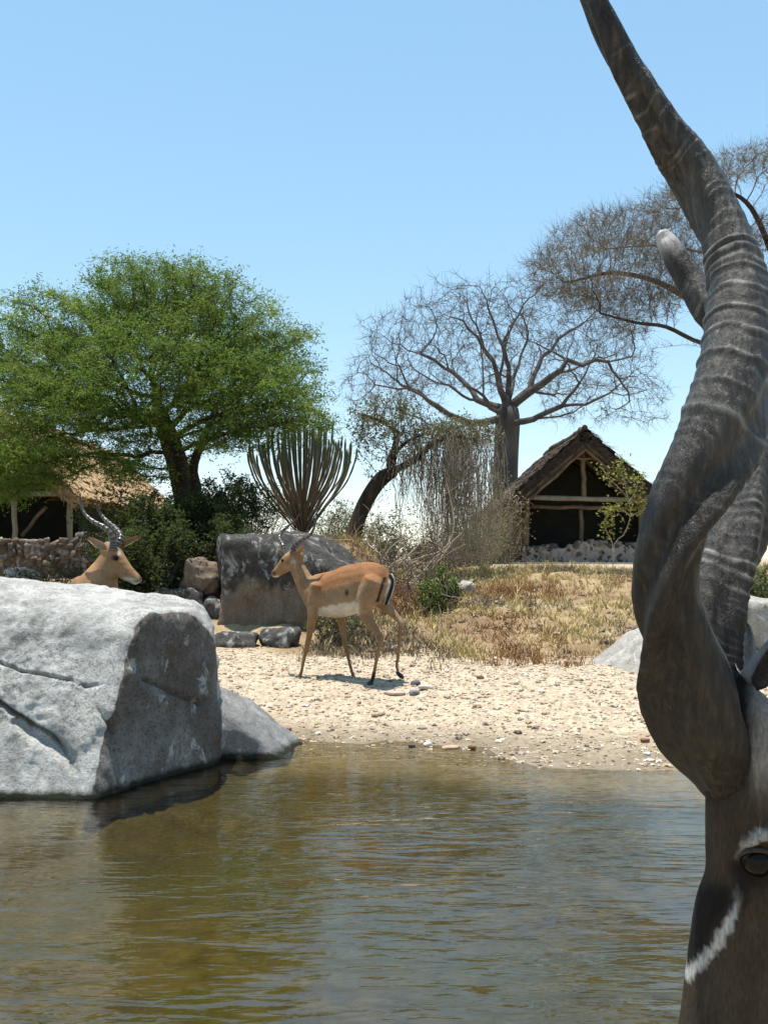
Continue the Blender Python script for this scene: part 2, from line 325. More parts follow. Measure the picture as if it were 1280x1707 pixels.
# ------------------------------------------------------------------ rocks
def ico(sub):
    bm = bmesh.new(); bmesh.ops.create_icosphere(bm, subdivisions=sub, radius=1)
    V = np.array([v.co[:] for v in bm.verts]); Fc = np.array([[v.index for v in f.verts] for f in bm.faces]); bm.free(); return V, Fc
ICO = {k: ico(k) for k in (2, 3, 4, 5, 6)}
_v7 = None
def rockshape(sub, C, planes, k=12, n1=0.05, s1=2.0, n2=0.012, s2=11, seed=0, n3=0.0, s3=30):
    D, Fc = ICO[sub]; acc = np.zeros(len(D))
    for n, d in planes:
        n = nrm(np.array(n, float)); acc += np.maximum(0, D @ n / d) ** k
    r = acc ** (-1.0 / k)
    V = np.array(C) + D * r[:, None]
    q = V + seed * 3.7
    ridge = 1 - np.abs(fbm(q * s1 * 1.4 + 5, 3))
    V = V + D * (fbm(q * s1, 4) * n1 + (ridge - 0.7) * n1 * 0.5 + fbm(q * s2, 3) * n2 + (fbm(q * s3, 2) * n3 if n3 else 0))[:, None]
    return V, Fc
def seg_dist(px, py, pts):
    best = np.full(px.shape, 1e9)
    for (x0, y0), (x1, y1) in zip(pts[:-1], pts[1:]):
        dx, dy = x1 - x0, y1 - y0; t_ = np.clip(((px - x0) * dx + (py - y0) * dy) / (dx * dx + dy * dy), 0, 1)
        best = np.minimum(best, np.hypot(px - x0 - t_ * dx, py - y0 - t_ * dy))
    return best

# big granite boulder standing in the water, left
ICO[7] = ico(7)
C = (-1.80, 5.35, 0.33)
planes = [((0.88, -0.47, 0.03), 0.715), ((-0.08, -0.92, 0.36), 0.445), ((0.10, -0.06, 1.0), 0.595), ((0.74, 0.0, 0.67), 0.925), ((0.98, 0.17, 0.0), 0.925),
          ((0.0, -0.62, 0.78), 0.575), ((0.1, 1, 0.15), 0.62), ((-1, 0, 0.2), 1.25), ((0, 0, -1), 0.75)]
V, Fc = rockshape(7, C, planes, 38, 0.032, 1.6, 0.017, 7, 2, 0.006, 30)
px, py = proj(V); front = V[:, 1] < 5.45
jit = fbm(V * 14, 3)
def crack(pts, w, depth):
    global V
    d = seg_dist(px + jit * 3.5, py + jit * 3.5, pts); k = np.exp(-(d / w) ** 4) * front
    V = V + nrm(np.array(C) - V) * (k * depth)[:, None]
crack([(-10, 1165), (25, 1190), (60, 1212), (95, 1232), (118, 1262), (124, 1285)], 4.0, 0.075)
crack([(30, 1205), (62, 1226), (100, 1246), (112, 1262)], 11.0, 0.06)
crack([(0, 1105), (40, 1120), (90, 1127), (135, 1140), (165, 1142)], 1.8, 0.03)
crack([(168, 1182), (180, 1200), (188, 1222)], 4.0, 0.03)
crack([(240, 1132), (290, 1158), (330, 1172), (365, 1176)], 3.0, 0.035)
crack([(228, 1030), (226, 1085)], 3.0, -0.018)
b = np.exp(-((px - 272) / 26) ** 2 - ((py - 1162) / 22) ** 2) * front; V += np.array([0.6, -0.5, 0.2]) * (b * 0.03)[:, None]
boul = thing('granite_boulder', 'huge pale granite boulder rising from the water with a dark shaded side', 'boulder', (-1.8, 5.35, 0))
# right side: patina and painted-in shade, split by face normal of the rock itself
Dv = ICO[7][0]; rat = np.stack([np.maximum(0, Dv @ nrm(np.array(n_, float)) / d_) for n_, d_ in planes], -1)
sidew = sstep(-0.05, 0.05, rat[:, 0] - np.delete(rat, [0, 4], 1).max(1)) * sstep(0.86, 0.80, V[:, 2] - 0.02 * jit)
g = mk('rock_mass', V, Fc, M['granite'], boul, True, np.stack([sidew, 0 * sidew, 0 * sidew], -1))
# low sloping rock next to it
V, Fc = rockshape(5, (-0.90, 5.85, 0.03), [((0.62, -0.1, 0.78), 0.215), ((0.1, -1, 0.10), 0.22), ((0.3, -0.3, 0.9), 0.30), ((0, 1, 0.3), 0.3), ((-1, 0, 0.2), 0.35), ((0, 0, -1), 0.35), ((1, -0.2, 0.1), 0.42), ((-0.1, -0.2, 1), 0.33)], 12, 0.022, 3, 0.010, 14, 5, 0.003, 40)
g = mk('low_rock', V, Fc, M['greygranite']); tag(g, 'low sloping speckled grey rock beside the big boulder at the waterline', 'rock')

def rock(name, label, px, py, Yd, w, h, dep, mat, sub=4, cat='rock', seed=0, flat=0.8, group=None, sink=0.25, k=15, zb=None):
    """boulder whose foot stands at photo row py at depth Yd; w, dep, h in metres"""
    p = P(px, py, Yd); p[2] = ground_z(p[0], p[1]) if zb is None else zb; rs = np.random.default_rng(seed + 11)
    pl = []
    for i in range(11):
        n = nrm(rs.normal(size=3)); s = 1 / math.sqrt((n[0] / w * 2) ** 2 * 0 + 1)
        dd = math.sqrt((n[0] * w / 2) ** 2 + (n[1] * dep / 2) ** 2 + (n[2] * h / 2) ** 2); pl.append((n, dd * rs.uniform(0.78, 1.0)))
    pl += [((0, 0, 1), h / 2 * flat), ((0, 0, -1), h / 2), ((1, 0, 0), w / 2), ((-1, 0, 0), w / 2), ((0, 1, 0), dep / 2), ((0, -1, 0), dep / 2)]
    c = (p[0], p[1], p[2] + h / 2 * (1 - 2 * sink))
    V, Fc = rockshape(sub, c, pl, k, 0.085 * h, 2.0 / h, 0.03 * h, 7 / h, seed, 0.008 * h, 25 / h)
    g = mk(name, V, Fc, mat); tag(g, label, cat, group); return g

# dark boulder behind the walking antelope
V, Fc = rockshape(6, (-1.08, 11.0, 0.66), [((-0.02, -1, -0.10), 0.52), ((0.0, 0.0, 1), 0.66), ((0.50, -0.15, 0.85), 0.68), ((1, -0.1, 0.1), 0.88), ((-1, -0.25, 0.05), 0.70), ((0, 1, 0.2), 0.6), ((0, 0, -1), 0.75), ((0.25, -0.7, 0.6), 0.72)], 30, 0.06, 1.5, 0.028, 6, 9, 0.008, 24)
g = mk('shaded_boulder', V, Fc, M['scoured'])
tag(g, 'big dark boulder with a lichen-crusted top behind the walking antelope', 'boulder')
rock('foot_stone', 'flat grey stone lying at the left foot of the dark boulder', 392, 1084, 9.75, 0.44, 0.24, 0.34, M['darkrock'], 4, 'stone', 31)
rock('foot_stone', 'rounded grey stone lying below the middle of the dark boulder', 462, 1084, 9.75, 0.42, 0.25, 0.34, M['darkrock'], 4, 'stone', 32)
# ledge of rocks under the acacia
rock('ledge_rock', 'hanging brown ledge rock left of the dark boulder', 330, 1060, 11.0, 0.46, 0.52, 0.5, M['brownrock'], 5, 'rock', 41, sink=0, zb=0.62)
rock('ledge_rock', 'tall narrow brown rock standing under the hanging ledge rock', 340, 1075, 11.3, 0.36, 0.75, 0.5, M['brownrock'], 5, 'rock', 45, sink=0, zb=0.1)
rock('ledge_rock', 'dark cracked ledge rock under the acacia roots', 290, 1060, 11.4, 0.62, 0.95, 0.6, M['brownrock'], 5, 'rock', 43, sink=0, zb=0.15)
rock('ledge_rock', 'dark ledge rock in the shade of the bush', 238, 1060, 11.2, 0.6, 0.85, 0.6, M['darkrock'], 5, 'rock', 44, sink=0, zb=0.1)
rock('ledge_rock', 'dark slab wedged between the dark boulder and the ledge', 352, 1075, 10.9, 0.36, 0.62, 0.4, M['darkrock'], 5, 'rock', 47, sink=0, zb=0.12)  # added to darken the crevice, standing in for its shade
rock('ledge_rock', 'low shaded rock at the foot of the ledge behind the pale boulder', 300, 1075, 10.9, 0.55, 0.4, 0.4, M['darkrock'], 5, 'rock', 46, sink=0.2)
V, Fc = rockshape(5, P(1110, 1100, 8.3), [((-0.62, -0.25, 0.74), 0.20), ((0, -0.3, 1), 0.24), ((-0.9, -0.4, 0.1), 0.42), ((1, 0, 0.2), 0.5), ((0, 1, 0.2), 0.4), ((0, -1, 0.25), 0.33), ((0, 0, -1), 0.3)], 14, 0.035, 3, 0.014, 12, 61, 0.004, 40)
g = mk('bank_rock', V, Fc, M['palerock']); tag(g, 'pale granite slab at the foot of the grassy bank beside the horns', 'rock')
rock('bank_rock', 'pale ribbed rock on the bank behind the horned head', 1215, 1080, 9.2, 1.1, 0.5, 0.9, M['palerock'], 4, 'rock', 52, sink=0.2)
rock('bank_rock', 'small pink stone on top of the grassy bank', 775, 985, 13.0, 0.30, 0.2, 0.25, M['palerock'], 3, 'stone', 53)
rock('wall_foot_rock', 'rounded pale rock below the stone terrace wall', 30, 985, 14.0, 0.62, 0.66, 0.5, M['palerock'], 4, 'rock', 54, sink=0.0)

# ------------------------------------------------------------------ tubes, trees, leaves
class Tubes:
    def __init__(s): s.V = []; s.Q = []; s.T = []; s.n = 0
    def add(s, pts, rad, k=4, cap=True):
        pts = np.asarray(pts, float); rad = np.broadcast_to(np.asarray(rad, float), (len(pts),))
        tg = nrm(np.gradient(pts, axis=0)); ref = np.array([0.31, 0.87, 0.38]) if abs(nrm(pts[-1] - pts[0]) @ nrm([0.31, 0.87, 0.38])) < 0.9 else np.array([1.0, 0, 0])
        a = nrm(np.cross(tg, ref)); b = np.cross(tg, a); th = np.arange(k) * 2 * math.pi / k
        ring = pts[:, None] + rad[:, None, None] * (a[:, None] * np.cos(th)[None, :, None] + b[:, None] * np.sin(th)[None, :, None])
        m = len(pts); i = s.n + np.arange(m * k).reshape(m, k)
        s.V.append(ring.reshape(-1, 3)); j = np.roll(i, -1, 1)
        s.Q.append(np.stack([i[:-1], j[:-1], j[1:], i[1:]], -1).reshape(-1, 4)); s.n += m * k
        if cap:
            s.V.append(pts[[0, -1]]); c0, c1 = s.n, s.n + 1; s.n += 2
            s.T.append(np.stack([np.full(k, c0), j[0], i[0]], -1)); s.T.append(np.stack([np.full(k, c1), i[-1], j[-1]], -1))
    def build(s, name, mat, parent=None, cols=None):
        fl = [np.concatenate(s.Q)] + ([np.concatenate(s.T)] if s.T else [])
        return mk(name, np.concatenate(s.V), fl, mat, parent, True, cols)
def spline(pts, n):
    pts = np.asarray(pts, float); q = np.vstack([2 * pts[0] - pts[1], pts, 2 * pts[-1] - pts[-2]])
    t_ = np.linspace(0, len(pts) - 1, n); i = np.minimum(t_.astype(int), len(pts) - 2); f = (t_ - i)[:, None]
    p0, p1, p2, p3 = q[i], q[i + 1], q[i + 2], q[i + 3]
    return 0.5 * (2 * p1 + (p2 - p0) * f + (2 * p0 - 5 * p1 + 4 * p2 - p3) * f ** 2 + (3 * p1 - p0 - 3 * p2 + p3) * f ** 3)

def colonize(attr, start, parents, step, dinf, dkill, iters, bias=(0, 0, 0), seed=0, jit=0.15):
    rs = np.random.default_rng(seed); nodes = [np.array(p, float) for p in start]; par = list(parents); kids = [0] * len(nodes); kid = {}
    A = np.asarray(attr, float); N = np.array(nodes)
    D = np.linalg.norm(A[:, None] - N[None], axis=2); ni = D.argmin(1); nd = D.min(1); bias = np.array(bias, float)
    for it in range(iters):
        act = nd < dinf
        if not act.any(): break
        acc = np.zeros((len(nodes), 3)); NA = np.array(nodes)
        np.add.at(acc, ni[act], nrm(A[act] - NA[ni[act]])); use = np.unique(ni[act]); new = []; npar = []
        for u in use:
            if kids[u] >= 5: continue
            d = nrm(nrm(acc[u]) + bias + rs.normal(size=3) * jit); q_ = NA[u] + d * step
            if any(np.linalg.norm(q_ - nodes[c_]) < 0.6 * step for c_ in kid.get(u, ())):
                w_ = np.flatnonzero(act & (ni == u)); d = nrm(nrm(A[w_[rs.integers(len(w_))]] - NA[u]) + rs.normal(size=3) * jit); q_ = NA[u] + d * step
            new.append(q_); npar.append(int(u)); kids[u] += 1
        if not new: break
        base = len(nodes)
        for z_, u in enumerate(npar): kid.setdefault(u, []).append(base + z_)
        nodes += new; par += npar; kids += [0] * len(new)
        Dn = np.linalg.norm(A[:, None] - np.array(new)[None], axis=2); m = Dn.min(1); am = Dn.argmin(1)
        c = m < nd; ni[c] = base + am[c]; nd[c] = m[c]
        keep = nd > dkill; A, ni, nd = A[keep], ni[keep], nd[keep]
        full = np.array([kids[u] >= 5 for u in ni], bool) if len(ni) else np.zeros(0, bool)
        A, ni, nd = A[~full], ni[~full], nd[~full]
        if not len(A): break
    return np.array(nodes), np.array(par)
def pipe(nodes, par, R0, tip):
    n = len(nodes); ch = [[] for _ in range(n)]
    for i in range(1, n): ch[par[i]].append(i)
    tips = max(2, sum(1 for c in ch if not c)); p = math.log(tips) / math.log(R0 / tip)
    r = np.zeros(n)
    for i in range(n - 1, -1, -1): r[i] = tip if not ch[i] else sum(r[c] ** p for c in ch[i]) ** (1 / p)
    return r, ch
def chains(nodes, par, r, ch):
    out = []; stack = [(0, None)]
    while stack:
        i, pa = stack.pop(); c = [pa] if pa is not None else []; c.append(i)
        while ch[i]:
            k = max(ch[i], key=lambda q: r[q])
            for q in ch[i]:
                if q != k: stack.append((q, i))
            i = k; c.append(i)
        out.append(c)
    return out
def grow_tree(root, nodes, par, R0, tip, bark, twigmat, limb_r, twigs=None, seed=0, trunk_flare=0.0, main_n=0, taper=0):
    """trunk, limb and branchlet meshes under root; returns tip positions and directions"""
    rs = np.random.default_rng(seed); r, ch = pipe(nodes, par, R0, tip); N = nodes.copy()
    for _ in range(2):
        M2 = N.copy()
        for i in range(max(1, main_n), len(N)):
            nb = [par[i]] + ch[i]; M2[i] = 0.5 * N[i] + 0.5 * np.mean(N[nb], 0)
        N = M2
    if taper:
        dist = np.zeros(len(N))
        for i in range(1, len(N)): dist[i] = dist[par[i]] + np.linalg.norm(N[i] - N[par[i]])
        d0_ = dist[taper]; r = np.maximum(r * (1 - 0.62 * np.clip((dist - d0_) / (dist.max() - d0_), 0, 1) ** 0.7), tip)
    cs = chains(N, par, r, ch); fine = Tubes(); first = True; nl = 0
    for c in cs:
        pts = N[c]; rr = r[c].copy()
        if len(c) < 2: continue
        if not first: rr[0] = min(rr[0], rr[1] * 1.15)
        if first and trunk_flare:
            rr = rr * (1 + trunk_flare * np.exp(-np.arange(len(rr)) * 0.6))
        if first or (rr[1] > limb_r and nl < 24):
            tb = Tubes(); k = 14 if rr[0] > 0.12 else 8; tb.add(pts, rr, k); tb.build('trunk' if first else 'limb', bark, root); nl += not first
        else: fine.add(pts, rr, 5 if rr[0] > 0.02 else 3, cap=False)
        first = False
    tips = np.array([i for i in range(1, len(N)) if not ch[i]]); thin = np.array([i for i in range(1, len(N)) if r[i] < tip * 3.2])
    if twigs:
        cnt, ln, rad, up = twigs; use = thin[rs.random(len(thin)) < 1.0]
        for i in use:
            d0 = nrm(N[i] - N[par[i]])
            for _ in range(rs.poisson(cnt)):
                d = nrm(d0 * 0.7 + rs.normal(size=3) * 0.75 + np.array([0, 0, up])); L = ln * rs.uniform(0.4, 1.3)
                e = nrm(d + rs.normal(size=3) * 0.5 + np.array([0, 0, up * 0.6]))
                fine.add([N[i], N[i] + d * L * 0.5, N[i] + d * L * 0.5 + e * L * 0.5], [rad, rad * 0.75, rad * 0.4], 3, cap=False)
    if fine.V: fine.build('branchlets', twigmat, root)
    return N, thin, r, par
def leaves(name, pos, L, W, mat, parent, col, colvar, seed=0, flat=0.5, droop=0.0, shape=4, tilt=None):
    """leaf-sized pointed quads; col (n,3) or (3,)"""
    rs = np.random.default_rng(seed); n = len(pos); d = rs.normal(size=(n, 3)); d[:, 2] = d[:, 2] * (1 - flat) - droop; d = nrm(d)
    up = nrm(np.array([0, 0, 1.0]) + rs.normal(size=(n, 3)) * (1.0 - 0.6 * flat)); s = nrm(np.cross(d, up))
    l = L * rs.uniform(0.6, 1.3, (n, 1)); w = W * rs.uniform(0.7, 1.2, (n, 1)); nn = nrm(np.cross(s, d))
    V = np.stack([pos, pos + d * l * 0.45 + s * w * 0.5 + nn * w * 0.15, pos + d * l, pos + d * l * 0.45 - s * w * 0.5 + nn * w * 0.15], 1).reshape(-1, 3)
    Fq = np.arange(n * 4).reshape(n, 4)
    c = np.broadcast_to(np.asarray(col, float), (n, 3)) * np.exp(rs.normal(size=(n, 1)) * colvar) * np.exp(rs.normal(size=(n, 3)) * colvar * 0.25)
    return mk(name, V, Fq, mat, parent, False, np.repeat(np.clip(c, 0, 0.9), 4, 0))
def in_ell(n, c, rad, rs):
    q = rs.normal(size=(n, 3)); q = nrm(q) * (rs.random((n, 1)) ** (1 / 2.6)); return np.array(c) + q * np.array(rad)

# ---- green acacia on the ledge
YT = 13.2; m_ = YT / F
root = thing('acacia_tree', 'leafy green acacia with a broad domed crown above the ledge', 'tree', tuple(P(318, 912, YT)))
clumps = [(275, 478, 125, 62, 0), (180, 530, 92, 70, 0.3), (360, 515, 105, 70, -0.2), (445, 575, 92, 66, 0), (500, 640, 50, 62, 0.2), (75, 525, 82, 50, -0.2), (10, 570, 70, 60, 0.3),
          (100, 612, 105, 60, -0.5), (250, 590, 125, 70, -0.7), (380, 630, 112, 62, -0.6), (35, 672, 85, 60, 0), (150, 690, 92, 38, 0.1), (40, 765, 85, 55, -0.3), (478, 690, 62, 42, -0.2),
          (200, 770, 42, 34, -0.5), (440, 735, 40, 26, -0.6), (250, 520, 150, 70, 1.0), (380, 610, 130, 70, 1.0), (90, 620, 120, 80, 1.0), (-60, 600, 70, 110, 0.2), (545, 712, 34, 22, -0.3), (300, 672, 110, 45, -0.9), (200, 712, 85, 42, -0.7), (405, 690, 85, 45, -0.8), (345, 735, 60, 26, -0.9), (250, 745, 50, 26, 0.6), (90, 790, 62, 34, -0.5), (15, 818, 50, 30, -0.4), (390, 700, 90, 50, 0.7), (200, 680, 110, 50, 0.8), (60, 740, 95, 60, -0.9), (0, 790, 70, 60, 0.4), (205, 775, 55, 40, -0.9), (120, 660, 100, 50, -1.1), (460, 640, 80, 50, -0.8), (500, 700, 60, 34, -0.7), (310, 620, 100, 50, -1.1), (110, 730, 60, 40, -0.6)]
rs = np.random.default_rng(21); at = []
for (cx, cy, rx, rz, dy) in clumps:
    c = P(cx, cy, YT + dy); at.append(in_ell(int(rx * rz / 24), c, (rx * m_, max(rx, 60) * m_ * 0.85, rz * m_), rs))
at = np.concatenate(at)
tr = spline([P(322, 925, YT), P(316, 880, YT), P(308, 830, YT), P(298, 780, YT), P(284, 735, YT), P(272, 700, YT)], 16)
nodes, par = colonize(at, tr, [0] + list(range(15)), 0.095, 1.0, 0.145, 140, (0, 0, 0.05), 4, 0.18)
N, thin, r, pa = grow_tree(root, nodes, par, 0.14, 0.0035, M['bark'], M['bark'], 0.022, (0.5, 0.16, 0.003, 0.1), 5, 0.35, 16)
fork = Tubes(); fork.add(spline([P(312, 870, YT - 0.05), P(326, 820, YT), P(322, 780, YT + 0.1), P(340, 730, YT + 0.2), P(360, 690, YT + 0.3)], 14), np.linspace(0.10, 0.03, 14), 10); fork.build('limb', M['bark'], root)
thin = np.array([i for i in range(16, len(N)) if r[i] < 0.016]); k = 56; base = np.repeat(N[thin], k, 0); rs = np.random.default_rng(8)
# feathery sprays: leaflets strung along short twiglets
spr = nrm(rs.normal(size=(len(thin) * 4, 3)) * np.array([1, 1, 0.45]) + np.array([0, 0, -0.05])); spr = np.repeat(spr, k // 4, 0)
pos = base + spr * (rs.random((len(base), 1)) * 0.28) + rs.normal(size=base.shape) * 0.022
tone = np.repeat(np.repeat(rs.normal(size=(len(thin), 1)), k, 0), 3, 1)
gcol = np.array([0.092, 0.150, 0.027]) * np.exp(tone * 0.25 + 0.30 * fbm(base * 1.6, 2)[:, None]); gcol[:, 0] *= np.exp(0.18 * tone[:, 0])
leaves('foliage', pos, 0.060, 0.0145, M['leaf'], root, gcol, 0.28, 3, 0.40)

# ---- bare baobab far behind the right hut
YB = 45.0; m_ = YB / F
root = thing('baobab_tree', 'bare baobab with a fat grey trunk and spreading leafless branches behind the thatched hut', 'tree', tuple(P(842, 935, YB)))
tr = spline([P(842, 940, YB), P(842, 860, YB), P(842, 790, YB), P(844, 735, YB), P(846, 700, YB), P(846, 672, YB)], 14)
start = list(tr); parents = [0] + list(range(13))
LIMBS = []
def limb(pts, frm, n):
    global start, parents
    q = spline([start[frm]] + [P(*p) for p in pts], n + 1)[1:]; f = frm
    ids = []
    for p in q: start.append(p); parents.append(f); f = len(start) - 1; ids.append(f)
    LIMBS.append(ids)
limb([(790, 708, YB - 0.6), (740, 682, YB - 1), (690, 652, YB - 1.2), (640, 640, YB - 1), (600, 625, YB)], 11, 14)
limb([(845, 630, YB), (838, 580, YB + .3), (812, 520, YB + .3), (800, 480, YB)], 13, 12)
limb([(870, 650, YB + .5), (895, 610, YB + 1), (930, 570, YB + 1.5), (975, 530, YB + 1.8), (1010, 500, YB + 2)], 12, 13)
limb([(880, 700, YB - 1), (920, 680, YB - 1.5), (970, 668, YB - 2), (1030, 655, YB - 2), (1075, 650, YB - 2)], 10, 13)
limb([(830, 640, YB - 1), (815, 590, YB - 2), (780, 545, YB - 2.5), (740, 520, YB - 3)], 13, 11)
limb([(860, 620, YB + 2), (880, 560, YB + 3), (890, 500, YB + 3)], 13, 10)
limb([(900, 640, YB - .5), (950, 612, YB - 1), (1010, 600, YB - 1), (1060, 590, YB - 1)], 12, 12)
limb([(800, 670, YB + 1), (760, 620, YB + 2), (700, 590, YB + 2.5), (650, 570, YB + 2.5)], 12, 12)
limb([(820, 690, YB - 1), (806, 655, YB - 1), (800, 600, YB - 1)], 12, 8)
rs = np.random.default_rng(29)
for ids in list(LIMBS):
    for q_ in ids[1:]: start[q_] = start[q_] + rs.normal(size=3) * np.array([0.12, 0.12, 0.12])
    for lev, src in ((0, ids), (1, None)):
        if src is None: src = sub
        sub = []
        for j_ in range(2 if lev == 0 else 3, len(src), 3):
            b0 = start[src[j_]]; tg_ = nrm(b0 - start[src[j_ - 1]]); d = nrm(tg_ + rs.normal(size=3) * np.array([0.65, 0.65, 0.45]) + np.array([0, 0, 0.22])); f = src[j_]; Ls = 0.40 * (1.0 - 0.35 * lev)
            for q_ in range(7 - 2 * lev):
                d = nrm(d + rs.normal(size=3) * 0.16 + np.array([0, 0, 0.03]))
                np_ = start[f] + d * Ls; ux, uy = proj(np_)
                if uy < 470 + 0.0011 * (ux - 838) ** 2 or not 585 < ux < 1095: break
                start.append(np_); parents.append(f); f = len(start) - 1; sub.append(f)
rs = np.random.default_rng(31); at = []
q = rs.random((22000, 3)) * 2 - 1; q = q[(np.linalg.norm(q, axis=1) < 1)]
px_, pz_, pd = 838 + q[:, 0] * 272, 655 - np.abs(q[:, 1]) * 210 + 40 * (q[:, 1] < -0.75), YB + q[:, 2] * 5.0
rr_ = np.sqrt(q[:, 0] ** 2 + q[:, 1] ** 2 + q[:, 2] ** 2); keep = (rr_ > 0.35) & (rs.random(len(q)) < rr_ ** 1.2)
at = np.array([P(a, b_, c_) for a, b_, c_ in zip(px_[keep], pz_[keep], pd[keep])])[:5200]
low = np.array([P(a, b_, YB + c_) for a, b_, c_ in zip(rs.uniform(900, 1120, 330), rs.uniform(640, 712, 330), rs.uniform(-3, 2, 330))])
low2 = np.array([P(a, b_, YB + c_) for a, b_, c_ in zip(rs.uniform(575, 740, 260), rs.uniform(600, 690, 260), rs.uniform(-3, 2, 260))])
at = np.vstack([at, low, low2])
nodes, par = colonize(at, start, parents, 0.26, 1.9, 0.36, 90, (0, 0, 0.03), 6, 0.25)
grow_tree(root, nodes, par, 0.56, 0.0085, M['greybark'], M['greytwig'], 0.075, (2.4, 0.6, 0.0068, 0.05), 6, 0.25, 14, 13)

# ---- flat-topped thorn tree, right (its stem stands outside the frame)
YA = 16.0; m_ = YA / F
rootp = P(1430, 925, YA); root = thing('thorn_tree', 'brown flat-topped thorn tree with dry feathery twigs behind the spiral horns', 'tree', tuple(rootp))
tr = spline([P(1430, 935, YA), P(1420, 840, YA), P(1405, 750, YA), P(1390, 690, YA), P(1375, 640, YA)], 16)
start = list(tr); parents = [0] + list(range(15))
limb([(1310, 600, YA), (1240, 575, YA), (1170, 572, YA - .3), (1110, 545, YA - .4), (1060, 538, YA - .5), (1000, 522, YA - .5)], 14, 24)
limb([(1290, 590, YA + .3), (1220, 540, YA + .4), (1150, 500, YA + .4), (1090, 468, YA + .4), (1020, 455, YA + .3), (950, 470, YA + .2)], 13, 26)
limb([(1320, 520, YA), (1285, 420, YA), (1250, 345, YA), (1210, 320, YA - .3), (1170, 330, YA - .4)], 15, 22)
limb([(1350, 520, YA + .6), (1340, 400, YA + 1), (1320, 330, YA + 1)], 15, 15)
limb([(1260, 600, YA - .8), (1200, 590, YA - 1), (1150, 575, YA - 1), (1095, 580, YA - 1.1)], 13, 17)
limb([(1300, 480, YA + .8), (1200, 430, YA + 1), (1100, 410, YA + 1), (1010, 415, YA + 1)], 15, 24)
limb([(1450, 520, YA), (1520, 400, YA), (1600, 350, YA)], 15, 16)
pads = [(985, 400, 85, 26), (1060, 372, 75, 24), (930, 450, 55, 22), (1110, 345, 60, 26), (1150, 318, 60, 22), (1040, 430, 95, 24), (960, 480, 75, 20), (1100, 400, 80, 30), (1240, 275, 75, 24), (1300, 265, 80, 26), (1380, 270, 90, 30),
        (1180, 300, 50, 22), (1000, 500, 75, 20), (1040, 545, 50, 28), (1090, 500, 60, 30), (1210, 420, 60, 30), (1320, 380, 80, 30), (1500, 330, 110, 35), (1270, 520, 60, 40), (1130, 470, 60, 30), (1000, 365, 45, 16), (920, 425, 35, 18), (940, 468, 70, 22), (1010, 485, 90, 24), (1075, 505, 60, 30), (900, 440, 35, 16), (1120, 430, 70, 30)]
rs = np.random.default_rng(41); at = np.concatenate([in_ell(int(rx * rz / 4.2), P(cx, cy, YA + rs.uniform(-0.4, 0.4)), (rx * m_, rx * m_ * 1.1, rz * m_), rs) for cx, cy, rx, rz in pads])
nodes, par = colonize(at, start, parents, 0.075, 0.8, 0.095, 90, (0, 0, 0.03), 8, 0.22)
N, thin, r, pa = grow_tree(root, nodes, par, 0.15, 0.0030, M['bark'], M['browntwig'], 0.03, (3.6, 0.27, 0.0024, 0.40), 9, 0.3, len(start), 15)
rs = np.random.default_rng(12); sel = thin[rs.random(len(thin)) < 0.8]; pos = np.repeat(N[sel], 3, 0) + rs.normal(size=(len(sel) * 3, 3)) * np.array([0.09, 0.09, 0.05])
leaves('foliage', pos, 0.040, 0.013, M['shrubleaf'], root, (0.21, 0.165, 0.075), 0.35, 4, 0.2)

# ---- leaning tree with a curtain of dry creepers
YL = 14.2; m_ = YL / F
root = thing('leaning_tree', 'bent dark tree leaning right with a curtain of dry hanging creepers', 'tree', tuple(P(588, 898, YL)))
tr = spline([P(586, 905, YL), P(596, 868, YL), P(612, 832, YL), P(634, 800, YL), P(662, 782, YL), P(690, 768, YL)], 20)
start = list(tr); parents = [0] + list(range(19))
limb([(655, 760, YL), (680, 735, YL), (705, 725, YL)], 14, 9)
limb([(720, 740, YL), (760, 728, YL + .3), (800, 735, YL + .3)], 19, 12)
limb([(660, 720, YL + .2), (630, 700, YL + .2), (600, 690, YL)], 22, 10)
rs = np.random.default_rng(51)
at = np.concatenate([in_ell(520, P(650, 695, YL), (75 * m_, 0.6, 48 * m_), rs), in_ell(600, P(755, 722, YL + .2), (80 * m_, 0.6, 30 * m_), rs), in_ell(180, P(690, 740, YL), (40 * m_, .4, 35 * m_), rs), in_ell(180, P(610, 720, YL), (30 * m_, .4, 50 * m_), rs)])
nodes, par = colonize(at, start, parents, 0.065, 0.8, 0.09, 70, (0, 0, 0), 9, 0.3)
N, thin, r, pa = grow_tree(root, nodes, par, 0.105, 0.0036, M['bark'], M['twig'], 0.02, (2.6, 0.15, 0.0026, -0.05), 10, 0.2, len(start), 12)
sel = thin[rs.random(len(thin)) < 0.9]; pos = np.repeat(N[sel], 6, 0) + rs.normal(size=(len(sel) * 6, 3)) * 0.06
leaves('foliage', pos, 0.045, 0.026, M['shrubleaf'], root, (0.115, 0.110, 0.062), 0.4, 5, 0.1, 0.3)
vt = Tubes(); vl = []
